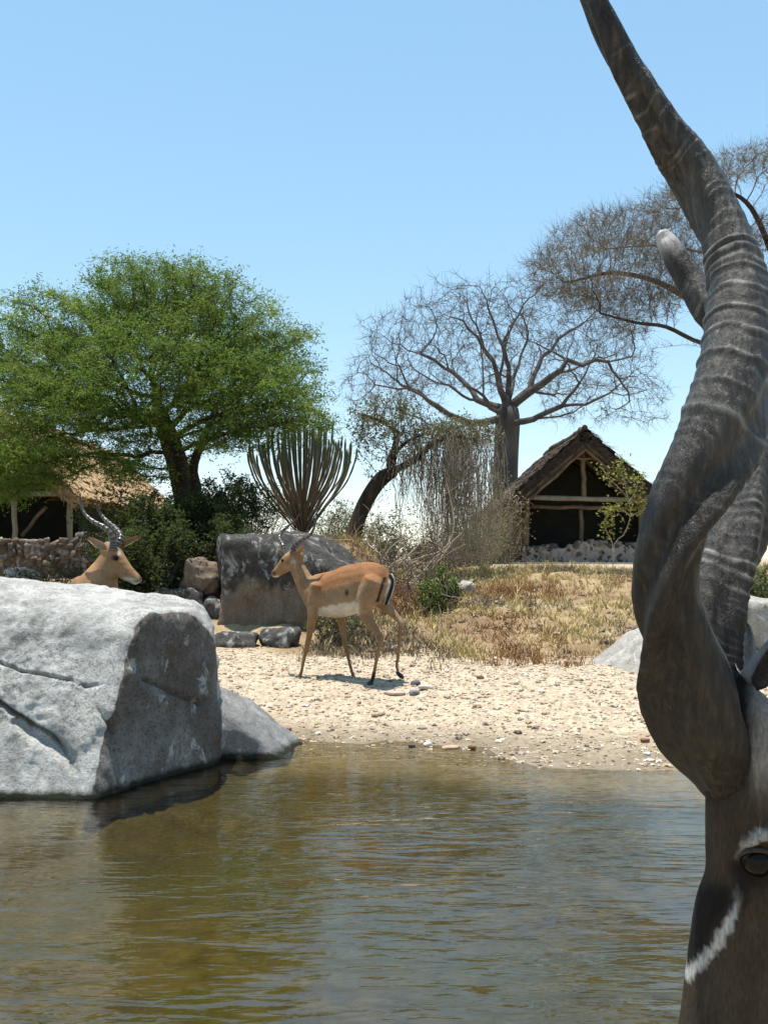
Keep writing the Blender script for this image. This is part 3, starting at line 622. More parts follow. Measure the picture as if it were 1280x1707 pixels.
for i in range(460):
    x0 = rs.normal(765, 36) if i % 5 else rs.uniform(640, 720); x0 = float(np.clip(x0, 640, 836)); y0 = rs.uniform(715, 770); L = rs.uniform(60, 215) * (1 if x0 > 705 else 0.55); yd = YL + rs.uniform(-0.5, 0.6)
    n = 9; t_ = np.linspace(0, 1, n); xs = x0 + np.cumsum(rs.normal(size=n) * 2.6); ys = np.minimum(y0 + t_ * L, 944)
    pts = np.array([P(a, b_, yd) for a, b_ in zip(xs, ys)]) + rs.normal(size=(n, 3)) * 0.012; vt.add(pts, np.linspace(1, 0.5, n) * rs.uniform(0.0028, 0.0075), 3, False)
    if rs.random() < 0.7: vl.append(pts[rs.integers(2, n, 6)] + rs.normal(size=(6, 3)) * 0.03)
    if rs.random() < 0.5:
        a = pts[rs.integers(1, n - 1)]; vt.add([a, a + rs.normal(size=3) * 0.08, a + rs.normal(size=3) * 0.13 + [0, 0, -0.08]], 0.0028, 3, False)
vt.build('creepers', M['deadwood'], root)
cl = in_ell(2600, P(765, 728, YL + 0.1), (78 * m_, 0.55, 36 * m_), rs); leaves('dry_leaves', cl, 0.045, 0.014, M['shrubleaf'], root, (0.17, 0.125, 0.075), 0.4, 61, 0.0, 0.5)
leaves('creeper_leaves', np.concatenate(vl), 0.035, 0.020, M['shrubleaf'], root, (0.16, 0.145, 0.075), 0.4, 6, 0.0, 0.4)

# ---- candelabra euphorbia
YE = 16.0; m_ = YE / F
root = thing('candelabra_euphorbia', 'candelabra euphorbia cactus tree with upswept ribbed arms behind the dark boulder', 'succulent tree', tuple(P(503, 925, YE)))
tb = Tubes(); tb.add(spline([P(503, 930, YE), P(504, 895, YE), P(503, 868, YE), P(504, 840, YE)], 8), np.linspace(0.10, 0.06, 8), 10)
V_ = np.concatenate(tb.V); tb.build('trunk', M['greybark'], root); rs = np.random.default_rng(61)
for ringi, (cnt, rx, ytop, yb0) in enumerate([(30, 88, 716, 872), (24, 70, 700, 862), (20, 50, 690, 852), (14, 30, 684, 845), (6, 12, 684, 840)]):
    for i in range(cnt):
        a = 2 * math.pi * (i + rs.uniform(-.3, .3)) / cnt; ex = math.cos(a) * rx * rs.uniform(0.88, 1.06); ed = math.sin(a) * rx * m_ * rs.uniform(0.88, 1.06)
        yt = ytop + rs.uniform(-12, 48) + 22 * abs(math.cos(a)) ; y0 = yb0 + 14 + rs.uniform(-8, 12)
        pts = spline([P(504 + ex * 0.04, y0, YE + ed * 0.04), P(504 + ex * 0.42, y0 - 40, YE + ed * 0.42), P(504 + ex * 0.80, y0 - 80, YE + ed * 0.80), P(504 + ex * 0.98, y0 - 118, YE + ed * 0.98), P(504 + ex * 1.02, min(yt, y0 - 140), YE + ed * 1.02)], 22)
        s_ = np.linspace(0, 1, 22); rad = (0.011 + 0.008 * s_) * (0.84 + 0.25 * np.abs(np.sin(s_ * 22 + i))); rad[-1] = 0.008
        tb = Tubes(); tb.add(pts, rad, 5); n = sum(len(v) for v in tb.V)
        f = np.concatenate([np.repeat(s_, 5), [0, 1]])[:, None]; f = np.clip(f * 2.0 - 0.75 + rs.normal() * 0.1, 0, 1)
        cc = (1 - f) * np.array([0.15, 0.12, 0.095]) + f * np.array([0.135, 0.145, 0.075]); tb.build('arm', M['succulent'], root, cc * rs.uniform(0.75, 1.2))

# ---- bushes
def bush(name, label, px, py, Yd, w, h, dep, nstem, nleaf, lsize, col, var=0.3, cat='bush', stemmat='twig', seed=0, group=None, zbase=None, stem_r=0.006, leafw=0.5, spread=1.0, droop=0.0):
    rs = np.random.default_rng(seed + 100); p = P(px, py, Yd); p[2] = ground_z(p[0], p[1]) if zbase is None else zbase
    root = thing(name, label, cat, tuple(p), group); tb = Tubes(); tips = []
    for i in range(nstem):
        q = in_ell(1, (0, 0, h * 0.55), (w / 2, dep / 2, h * 0.5), rs)[0]; q[2] = max(q[2], h * 0.15)
        b0 = np.array([rs.normal() * w * 0.10 * spread, rs.normal() * dep * 0.10 * spread, -0.05]); mid = b0 * 0.5 + q * 0.5 + rs.normal(size=3) * 0.10 * h * np.array([1, 1, 0.5]); mid[2] = abs(mid[2])
        pts = spline([p + b0, p + mid, p + q, p + q + rs.normal(size=3) * 0.08 * h], 9); tb.add(pts, np.linspace(stem_r, stem_r * 0.3, 9), 4, False); tips.append(pts[4:])
        for _ in range(5):
            a = pts[rs.integers(3, 9)]; d = rs.normal(size=3) * np.array([1, 1, 0.7]) + [0, 0, 0.25]; e = a + nrm(d) * h * rs.uniform(0.08, 0.2)
            tb.add([a, (a + e) / 2 + rs.normal(size=3) * 0.02 * h, e], [stem_r * 0.4, stem_r * 0.3, stem_r * 0.2], 3, False); tips.append(np.array([e, (a + e) / 2]))
    tb.build('stems', M[stemmat], root)
    if nleaf:
        T = np.concatenate(tips); T = T[rs.integers(0, len(T), nleaf)] + rs.normal(size=(nleaf, 3)) * 0.05 * h
        T[:, 2] = np.maximum(T[:, 2], p[2] + 0.01); leaves('foliage', T, lsize, lsize * leafw, M['shrubleaf'], root, col, var, seed, 0.3, droop)
    return root
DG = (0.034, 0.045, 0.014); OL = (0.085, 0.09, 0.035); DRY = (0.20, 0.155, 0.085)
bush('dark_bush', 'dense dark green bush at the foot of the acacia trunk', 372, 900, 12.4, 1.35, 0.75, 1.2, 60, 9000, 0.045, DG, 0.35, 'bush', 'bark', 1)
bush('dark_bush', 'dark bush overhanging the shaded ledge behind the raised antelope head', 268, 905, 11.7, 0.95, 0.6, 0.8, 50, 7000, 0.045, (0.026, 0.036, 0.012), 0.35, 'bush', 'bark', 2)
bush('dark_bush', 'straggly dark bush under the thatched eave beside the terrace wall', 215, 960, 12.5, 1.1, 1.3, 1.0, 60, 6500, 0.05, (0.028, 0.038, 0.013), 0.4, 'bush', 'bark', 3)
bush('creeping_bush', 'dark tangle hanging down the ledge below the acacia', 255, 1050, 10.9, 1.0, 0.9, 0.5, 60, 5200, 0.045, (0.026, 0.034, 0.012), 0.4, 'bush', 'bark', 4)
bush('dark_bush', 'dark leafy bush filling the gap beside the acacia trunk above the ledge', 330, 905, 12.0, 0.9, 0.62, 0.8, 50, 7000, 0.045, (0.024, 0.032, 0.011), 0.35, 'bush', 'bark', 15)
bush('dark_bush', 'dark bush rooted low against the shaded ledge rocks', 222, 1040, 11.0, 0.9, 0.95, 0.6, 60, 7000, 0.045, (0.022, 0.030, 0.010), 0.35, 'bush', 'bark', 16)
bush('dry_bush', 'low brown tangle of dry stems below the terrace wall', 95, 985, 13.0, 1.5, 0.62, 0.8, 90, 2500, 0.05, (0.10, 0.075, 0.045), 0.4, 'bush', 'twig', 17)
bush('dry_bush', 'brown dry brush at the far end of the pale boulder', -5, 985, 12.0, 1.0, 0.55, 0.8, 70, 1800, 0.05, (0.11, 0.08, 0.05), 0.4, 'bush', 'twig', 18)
bush('dark_bush', 'leafy dark bush spilling over the lip of the ledge', 318, 905, 11.55, 1.35, 0.5, 1.5, 60, 7500, 0.045, (0.024, 0.032, 0.011), 0.35, 'bush', 'bark', 19, None, 1.08)  # added to cast shade on the ledge rock below
bush('grey_bush', 'sparse grey dry bush between the euphorbia and the acacia', 425, 925, 17.0, 1.6, 1.15, 1.2, 70, 2600, 0.045, (0.17, 0.15, 0.085), 0.4, 'bush', 'twig', 5)
bush('grey_bush', 'sparse grey bush between the euphorbia and the leaning tree', 565, 925, 17.5, 1.1, 0.85, 1.0, 60, 2200, 0.045, (0.15, 0.14, 0.08), 0.4, 'bush', 'twig', 6)
bush('dry_bush', 'leggy dry bush with a few leaves under the bent trunk', 645, 925, 14.5, 1.1, 0.85, 0.9, 55, 1100, 0.045, (0.14, 0.125, 0.07), 0.4, 'bush', 'deadwood', 7)
bush('dry_bush', 'twiggy leafless bush behind the hanging creepers', 735, 940, 16.0, 1.5, 0.9, 1.0, 80, 1500, 0.04, (0.15, 0.13, 0.07), 0.4, 'bush', 'twig', 8)
bush('green_shrub', 'small bright green shrub growing from the edge of the bank', 732, 1000, 11.2, 0.42, 0.48, 0.4, 26, 1500, 0.045, (0.075, 0.12, 0.025), 0.35, 'shrub', 'bark', 9)
bush('green_shrub', 'low green weed by the brush pile', 716, 1030, 10.6, 0.30, 0.35, 0.3, 18, 800, 0.04, (0.09, 0.13, 0.03), 0.35, 'shrub', 'bark', 10)
bush('creeper_bush', 'tangled olive creeper against the corner of the thatched hut', 800, 935, 24.0, 1.5, 1.2, 1.0, 70, 1800, 0.06, (0.14, 0.13, 0.06), 0.4, 'bush', 'deadwood', 11)
bush('creeper_bush', 'dry vines smothering the left eave of the gabled hut', 822, 935, 32.5, 2.2, 2.6, 1.2, 120, 2600, 0.09, (0.16, 0.13, 0.075), 0.4, 'bush', 'deadwood', 21, None, None, 0.011)
bush('creeper_bush', 'thicket of leafless stems between the leaning tree and the gabled hut', 775, 940, 19.0, 1.3, 1.6, 1.0, 110, 1600, 0.05, (0.15, 0.12, 0.07), 0.4, 'bush', 'deadwood', 22)
bush('bank_bush', 'green bush on the bank behind the far horn', 1260, 1035, 10.8, 0.8, 0.40, 0.6, 40, 1900, 0.045, (0.075, 0.105, 0.045), 0.4, 'bush', 'twig', 12)
bush('dry_bush', 'low dark dry bush under the walking antelope beside the boulder', 560, 1075, 9.6, 0.55, 0.42, 0.4, 40, 900, 0.04, (0.15, 0.13, 0.055), 0.45, 'bush', 'twig', 13)
# brush pile of bleached branches
rs = np.random.default_rng(71); p = P(690, 985, 11.3); p[2] = ground_z(p[0], p[1]); root = thing('brush_pile', 'tangled pile of bleached dead branches behind the walking antelope', 'brush pile', tuple(p))
for lay in range(2):
    tb = Tubes()
    for i in range(150 if lay == 0 else 26):
        x0, y0, yd = rs.uniform(600, 765), rs.uniform(925, 1035), rs.uniform(10.4, 12.2); a = P(x0, y0, yd); d = nrm(rs.normal(size=3) * np.array([1, 0.6, 0.55])); L = rs.uniform(0.2, 0.7) * (1 + lay)
        if lay: a = P(rs.uniform(620, 720), rs.uniform(930, 1000), 10.9); d = nrm(np.array([rs.normal(), rs.normal() * .3, abs(rs.normal()) * 0.8]))
        pts = [a]
        for j in range(5): d = nrm(d + rs.normal(size=3) * 0.38); pts.append(pts[-1] + d * L / 5)
        rr_ = rs.uniform(0.0025, 0.007) * (1 + 0.9 * lay); tb.add(spline(pts, 10), np.linspace(rr_, rr_ * 0.4, 10), 4, False)
        for _ in range(2): q = pts[rs.integers(1, 5)]; e = rs.normal(size=3) * L * 0.2; tb.add([q, q + e * 0.5 + rs.normal(size=3) * 0.02, q + e], [rr_ * .5, rr_ * .4, rr_ * .25], 3, False)
    tb.build('twigs' if lay == 0 else 'branches', M['twig'] if lay == 0 else M['deadwood'], root)
# far scrub along the horizon
for i in range(13):
    px = 380 + i * 40 + random.uniform(-20, 20); Yd = random.uniform(55, 90)
    h = random.uniform(1.0, 2.0) if 600 < px < 860 else random.uniform(1.6, 3.6)
    bush('far_bush', 'low dry scrub bush far off on the horizon', px, 931, Yd, h * random.uniform(1.6, 2.6), h, h * 1.5, 26, 900, 0.22, (0.15, 0.14, 0.08), 0.35, 'bush', 'twig', 200 + i, 'scrub bushes along the horizon', None, 0.02)
# sapling in front of the hut
rs = np.random.default_rng(81); YS = 31.0; p = P(1022, 944, YS); p[2] = ground_z(p[0], p[1]); root = thing('sapling', 'thin yellow-green sapling growing in front of the thatched hut', 'sapling', tuple(p)); tb = Tubes(); lv = []
for path in ([(1022, 940), (1020, 905), (1010, 885), (1008, 868), (1015, 852)], [(1022, 940), (1024, 905), (1040, 890), (1050, 860), (1046, 832), (1030, 812), (1012, 795), (1002, 778)], [(1046, 832), (1040, 800), (1030, 780), (1040, 765)], [(1050, 860), (1030, 845), (1012, 850)], [(1046, 840), (1060, 815), (1064, 790)], [(1050, 860), (1068, 850), (1075, 830)]):
    pts = spline([P(a, b_, YS) for a, b_ in path], 16); tb.add(pts, np.linspace(0.022, 0.008, 16), 5, False)
    lv.append(np.repeat(pts[5:], 9, 0) + rs.normal(size=(11 * 9, 3)) * np.array([0.13, 0.15, 0.10]))
tb.build('stems', M['deadwood'], root); leaves('foliage', np.concatenate(lv), 0.12, 0.085, M['leaf'], root, (0.20, 0.18, 0.05), 0.3, 8, 0.3)

# ------------------------------------------------------------------ dry grass, gravel, stones
rs = np.random.default_rng(91)
def grass(name, label, n_tuft, per, xr, yr, hgt, cond, seed, width=0.0045):
    rs = np.random.default_rng(seed); x = rs.uniform(*xr, n_tuft); y = rs.uniform(*yr, n_tuft); keep = cond(x, y, rs); x, y = x[keep], y[keep]
    pn = fbm(np.stack([x * 1.1, y * 1.1, 0 * x], -1), 3); sz = np.exp(rs.normal(size=len(x)) * 0.35) * (1 + 0.5 * pn)
    bx = np.repeat(x, per) + rs.normal(size=len(x) * per) * 0.045; by = np.repeat(y, per) + rs.normal(size=len(x) * per) * 0.045; n = len(bx)
    base = np.stack([bx, by, ground_z(bx, by) - 0.01], -1); H = hgt * np.repeat(sz, per) * rs.uniform(0.45, 1.2, n)
    ln = rs.normal(size=(n, 3)) * 0.45; ln[:, 2] = 1; ln = nrm(ln); bend = rs.normal(size=(n, 3)) * 0.5; bend[:, 2] = -0.15
    s = nrm(np.cross(ln, rs.normal(size=(n, 3)))) * width * rs.uniform(0.6, 1.5, (n, 1))
    mid = base + ln * H[:, None] * 0.55; top = mid + nrm(ln + bend) * H[:, None] * 0.45
    V = np.stack([base - s, base + s, mid + s * 0.7, mid - s * 0.7, top], 1).reshape(-1, 3); i = np.arange(n)[:, None] * 5
    pal = np.array([(0.47, 0.35, 0.14), (0.52, 0.42, 0.19), (0.31, 0.165, 0.075), (0.20, 0.15, 0.095), (0.40, 0.285, 0.14)])
    pr = np.repeat(fbm(np.stack([x * 0.8 + 9, y * 0.8, 0 * x + 4], -1), 2), per) + rs.normal(size=n) * 0.15; ci = np.digitize(pr, [-0.42, -0.05, 0.22, 0.55])
    c = pal[np.array([3, 1, 0, 4, 2])[ci]] * np.exp(rs.normal(size=(n, 1)) * 0.25)
    o = mk(name, V, [i + np.array([[0, 1, 2, 3]]), i + np.array([[3, 2, 4]])], M['grass'], None, False, np.repeat(np.clip(c, 0, .8), 5, 0)); tag(o, label, 'grass', kind='stuff')
grass('dry_grass', 'dry golden and rusty grass covering the river bank', 8200, 18, (-0.6, 7.5), (8.2, 17.5), 0.105, lambda x, y, r: (y > bankline(x) + 0.1 * r.normal(size=len(x)) - 0.05) & (r.random(len(x)) < 0.35 + 0.8 * sstep(-0.5, 0.4, fbm(np.stack([x * .7, y * .7, 0 * x], -1), 3))), 92)
grass('dry_grass', 'tufts of dry straw grass on the ledge round the boulders', 420, 16, (-4.2, 0.2), (11.4, 15.5), 0.16, lambda x, y, r: x > -0.27 * y, 93)
grass('pale_grass', 'short pale straw along the foot of the bank', 900, 12, (-0.8, 5.0), (7.6, 9.8), 0.085, lambda x, y, r: np.abs(y - bankline(x)) < 0.40 * np.abs(r.normal(size=len(x))), 94)
grass('trodden_grass', 'dry stubble on the flat ground round the huts', 1500, 12, (-10, 16), (17, 33), 0.13, lambda x, y, r: (np.abs(x / y + 0.0) < 0.45) & (fbm(np.stack([x * .3, y * .3, 0 * x], -1), 2) > -0.1) & (r.random(len(x)) < 0.6) & ~((x > 3) & (y > 28)), 95)
grass('straw_tuft', 'pale straw tuft at the base of the bent trunk', 26, 26, (-0.72, -0.42), (13.4, 13.9), 0.22, lambda x, y, r: x < 9, 96)

def pebbles(name, label, n, xr, yr, smin, smax, cond, seed, pal, pw=2.2):
    rs = np.random.default_rng(seed); x = rs.uniform(*xr, n); y = rs.uniform(*yr, n); k = cond(x, y); x, y = x[k], y[k]; n = len(x)
    z = ground_z(x, y); s = smin + (smax - smin) * rs.random(n) ** pw
    O = np.array([[1, 0, 0], [0, 1, 0], [-1, 0, 0], [0, -1, 0], [0.55, 0.55, 0.7], [-0.55, 0.55, 0.7], [-0.55, -0.55, 0.7], [0.55, -0.55, 0.7]], float)
    a = rs.uniform(0, 6.28, n); ca, sa = np.cos(a), np.sin(a); sx, sy, sz = s * rs.uniform(.7, 1.4, n), s * rs.uniform(.6, 1.1, n), s * rs.uniform(.35, .75, n)
    J = O[None] * np.stack([sx, sy, sz], -1)[:, None] * rs.uniform(0.75, 1.2, (n, 8, 1))
    V = np.stack([J[..., 0] * ca[:, None] - J[..., 1] * sa[:, None] + x[:, None], J[..., 0] * sa[:, None] + J[..., 1] * ca[:, None] + y[:, None], J[..., 2] + z[:, None]], -1).reshape(-1, 3)
    q = np.array([[4, 5, 6, 7]]); tri = np.array([[0, 4, 7], [0, 1, 4], [1, 5, 4], [1, 2, 5], [2, 6, 5], [2, 3, 6], [3, 7, 6], [3, 0, 7]])
    i = np.arange(n)[:, None] * 8; Ft = (i[:, :, None] + tri[None]).reshape(-1, 3); Fq_ = (i + q)
    pal = np.array(pal); c = pal[rs.integers(0, len(pal), n)] * np.exp(rs.normal(size=(n, 1)) * 0.22)
    o = mk(name, V, [Fq_, Ft], M['gravel'], None, False, np.repeat(np.clip(c, 0, .85), 8, 0)); tag(o, label, 'gravel', kind='stuff')
SANDP = [(0.48, 0.385, 0.27), (0.53, 0.44, 0.325), (0.39, 0.30, 0.20), (0.58, 0.51, 0.41), (0.33, 0.24, 0.165), (0.47, 0.345, 0.235), (0.22, 0.175, 0.14)]
pebbles('sand_gravel', 'coarse pale gravel scattered over the sandy beach', 26000, (-3.2, 4.2), (5.0, 9.6), 0.004, 0.017, lambda x, y: (y > waterline(x) - 0.15) & (y < bankline(x) + 0.4), 97, SANDP)
pebbles('sand_gravel', 'larger pebbles strewn over the sandy beach', 2600, (-3.0, 4.0), (5.0, 9.4), 0.012, 0.034, lambda x, y: (y > waterline(x) - 0.05) & (y < bankline(x) + 0.2), 98, SANDP, 3.0)
pebbles('bank_stones', 'small stones and clods among the bank grass', 1500, (-0.5, 7), (8.8, 16), 0.012, 0.06, lambda x, y: y > bankline(x), 100, [(0.34, 0.27, 0.20), (0.22, 0.16, 0.11), (0.42, 0.36, 0.29)], 2.5)
def stone(label, px, py, w, h, dep, col, seed, rot=0.0):
    lo, hi = 3.0, 12.0
    for _ in range(40):
        mid = (lo + hi) / 2; q = P(px, py, mid)
        if q[2] > ground_z(q[0], q[1]): lo = mid
        else: hi = mid
    q = P(px, py, lo); rs = np.random.default_rng(seed); pl = [(nrm(rs.normal(size=3)), 1.0 * rs.uniform(0.8, 1.0)) for _ in range(12)] + [((0, 0, 1), .8), ((0, 0, -1), .9), ((1, 0, 0), 1), ((-1, 0, 0), 1), ((0, 1, 0), 1), ((0, -1, 0), 1)]
    V, Fc = rockshape(3, (0, 0, 0), pl, 9, 0.07, 1.5, 0.02, 5, seed); V = V * np.array([w / 2, dep / 2, h / 2]); ca, sa = math.cos(rot), math.sin(rot)
    V = np.stack([V[:, 0] * ca - V[:, 1] * sa, V[:, 0] * sa + V[:, 1] * ca, V[:, 2]], -1) + q + np.array([0, 0, h * 0.30])
    g = mk('stone', V, Fc, M['stone'], None, True, np.broadcast_to(col, (len(V), 3))); tag(g, label, 'stone')
stone('flat pinkish stone lying on the sand just behind the rear hooves', 657, 1158, 0.16, 0.035, 0.11, (0.52, 0.40, 0.33), 1)
stone('dark bluish stone on the sand behind the lifted hind hoof', 693, 1142, 0.075, 0.05, 0.07, (0.10, 0.11, 0.125), 2)
stone('pale pink stone touching the dark bluish stone', 710, 1148, 0.11, 0.04, 0.08, (0.58, 0.47, 0.41), 3)
stone('round grey-blue stone in front of the dark bluish stone', 690, 1158, 0.085, 0.045, 0.07, (0.20, 0.21, 0.23), 4)
stone('small rust-brown stone at the edge of the water', 786, 1250, 0.05, 0.035, 0.04, (0.20, 0.09, 0.05), 5)
stone('flat tan stone at the waterline left of the rusty one', 752, 1248, 0.11, 0.03, 0.07, (0.45, 0.33, 0.22), 6)
stone('white quartz stone at the waterline', 712, 1244, 0.05, 0.035, 0.045, (0.70, 0.66, 0.60), 7)
stone('small dark stone half sunk at the waterline', 686, 1246, 0.045, 0.03, 0.04, (0.13, 0.10, 0.08), 8)
stone('dark brown stone on the open sand near the bank', 800, 1132, 0.06, 0.035, 0.05, (0.15, 0.10, 0.075), 9)
stone('reddish stone in the sand below the bank', 1075, 1237, 0.05, 0.03, 0.05, (0.25, 0.12, 0.08), 10)
stone('white chip of stone on the sand beside the horn', 1078, 1258, 0.04, 0.025, 0.035, (0.72, 0.68, 0.62), 11)
stone('pale stone on the beach next to the low rock', 480, 1217, 0.05, 0.03, 0.05, (0.38, 0.22, 0.15), 12)

# ------------------------------------------------------------------ huts
def boxmesh(name, x0, x1, y0, y1, z0, z1, mat, parent, seg=None):
    V = [[x, y, z] for z in (z0, z1) for y in (y0, y1) for x in (x0, x1)]
    return mk(name, V, [[0, 2, 3, 1], [4, 5, 7, 6], [0, 1, 5, 4], [1, 3, 7, 5], [3, 2, 6, 7], [2, 0, 4, 6]], mat, parent, False)
STONES = []
def stone_variants():
    D = []; Fc = []
    for j in range(1, 4):
        for i in range(7): a = 2 * math.pi * i / 7; b_ = math.pi * j / 4; D.append((math.sin(b_) * math.cos(a), math.sin(b_) * math.sin(a), math.cos(b_)))
    D.append((0, 0, 1)); D.append((0, 0, -1)); D = np.array(D)
    q = [[j * 7 + i, (j + 1) * 7 + i, (j + 1) * 7 + (i + 1) % 7, j * 7 + (i + 1) % 7] for j in range(2) for i in range(7)]
    tr_ = [[21, i, (i + 1) % 7] for i in range(7)] + [[22, 14 + (i + 1) % 7, 14 + i] for i in range(7)]
    for mat in ('wallstone', 'wallstone_dark', 'wallstone_brown'):
        for s in range(5):
            rs = np.random.default_rng(s + 500); V = D / np.maximum(np.abs(D).max(1, keepdims=True), 0.62) * 0.5 * rs.uniform(0.8, 1.08, (23, 1))
            o = mk('stone', V, [np.array(q), np.array(tr_)], M[mat], None, True); me = o.data; me['local'] = 1; bpy.data.objects.remove(o); STONES.append(me)
stone_variants()
def stone_wall(parent, x0, x1, yf, z0, ztop, thick, size, seed, kinds, rough_top=0.08, scatter=0):
    """masonry: a recessed mortar core with every facing stone set proud of it"""
    rs = np.random.default_rng(seed); n = 40; xs = np.linspace(x0, x1, n); tp = ztop + rough_top * fbm(np.stack([xs * 1.2, 0 * xs, 0 * xs + seed], -1), 2) - 0.5 * size * 0.5
    V = []; 
    for x, t_ in zip(xs, tp): V += [[x, yf + 0.03, z0 - 0.3], [x, yf + 0.03, t_], [x, yf + thick, t_], [x, yf + thick, z0 - 0.3]]
    i = np.arange(n - 1)[:, None] * 4; Fq_ = np.concatenate([i + np.array([[a, a + 1, a + 5, a + 4]]) for a in range(3)])
    core = mk('stone_wall', V, [Fq_, np.array([[0, 3, 2, 1], [4 * n - 4, 4 * n - 3, 4 * n - 2, 4 * n - 1]])], M['mortar'], parent, False)
    wl = Vector((0, 0, 0)); q = core
    while q is not None: wl += q.location; q = q.parent
    if scatter:
        for _ in range(scatter):
            w = size * rs.uniform(0.7, 2.0); x = rs.uniform(x0, x1); zt = np.interp(x, xs, tp); z = rs.uniform(z0 + 0.05, zt) if rs.random() < 0.7 else zt + rs.uniform(-0.08, 0.02)
            o = bpy.data.objects.new('stone', STONES[rs.choice(kinds)]); COL.objects.link(o); o.parent = core; o.location = Vector((x, yf + 0.085 + rs.uniform(-0.01, 0.02), z)) - wl
            o.scale = (w, size * rs.uniform(0.8, 1.2), w * rs.uniform(0.5, 0.9)); o.rotation_euler = (rs.normal() * 0.15, rs.normal() * 0.5, rs.normal() * 0.2)
        return core
    z = z0; row = 0; cnt = 0
    while z < ztop + rough_top and cnt < 290:
        h = size * rs.uniform(0.75, 1.1); x = x0 - rs.uniform(0, size)
        while x < x1:
            w = size * rs.uniform(0.65, 2.0); tt = np.interp(x + w / 2, xs, tp) + size * 0.35
            if z + h * 0.5 < tt:
                o = bpy.data.objects.new('stone', STONES[rs.choice(kinds)]); COL.objects.link(o); o.parent = core
                o.location = Vector((x + w / 2, yf + 0.03 + rs.uniform(-0.07, 0.05), z + h / 2 + rs.normal() * size * 0.2)) - wl
                o.scale = (w * 1.02, size * rs.uniform(0.7, 1.1), h * rs.uniform(0.9, 1.08)); o.rotation_euler = (rs.normal() * 0.12, rs.normal() * 0.3, rs.normal() * 0.2); cnt += 1
            x += w
        z += h
    return core
def pole(parent, a, b_, r, mat, name='pole', n=8, k=8, wob=0.012, seed=0):
    rs = np.random.default_rng(seed); t_ = np.linspace(0, 1, n)[:, None]; pts = np.array(a) * (1 - t_) + np.array(b_) * t_ + rs.normal(size=(n, 3)) * wob
    tb = Tubes(); tb.add(pts, r * (1 + rs.normal(size=n) * 0.05), k); return tb.build(name, M[mat], parent)
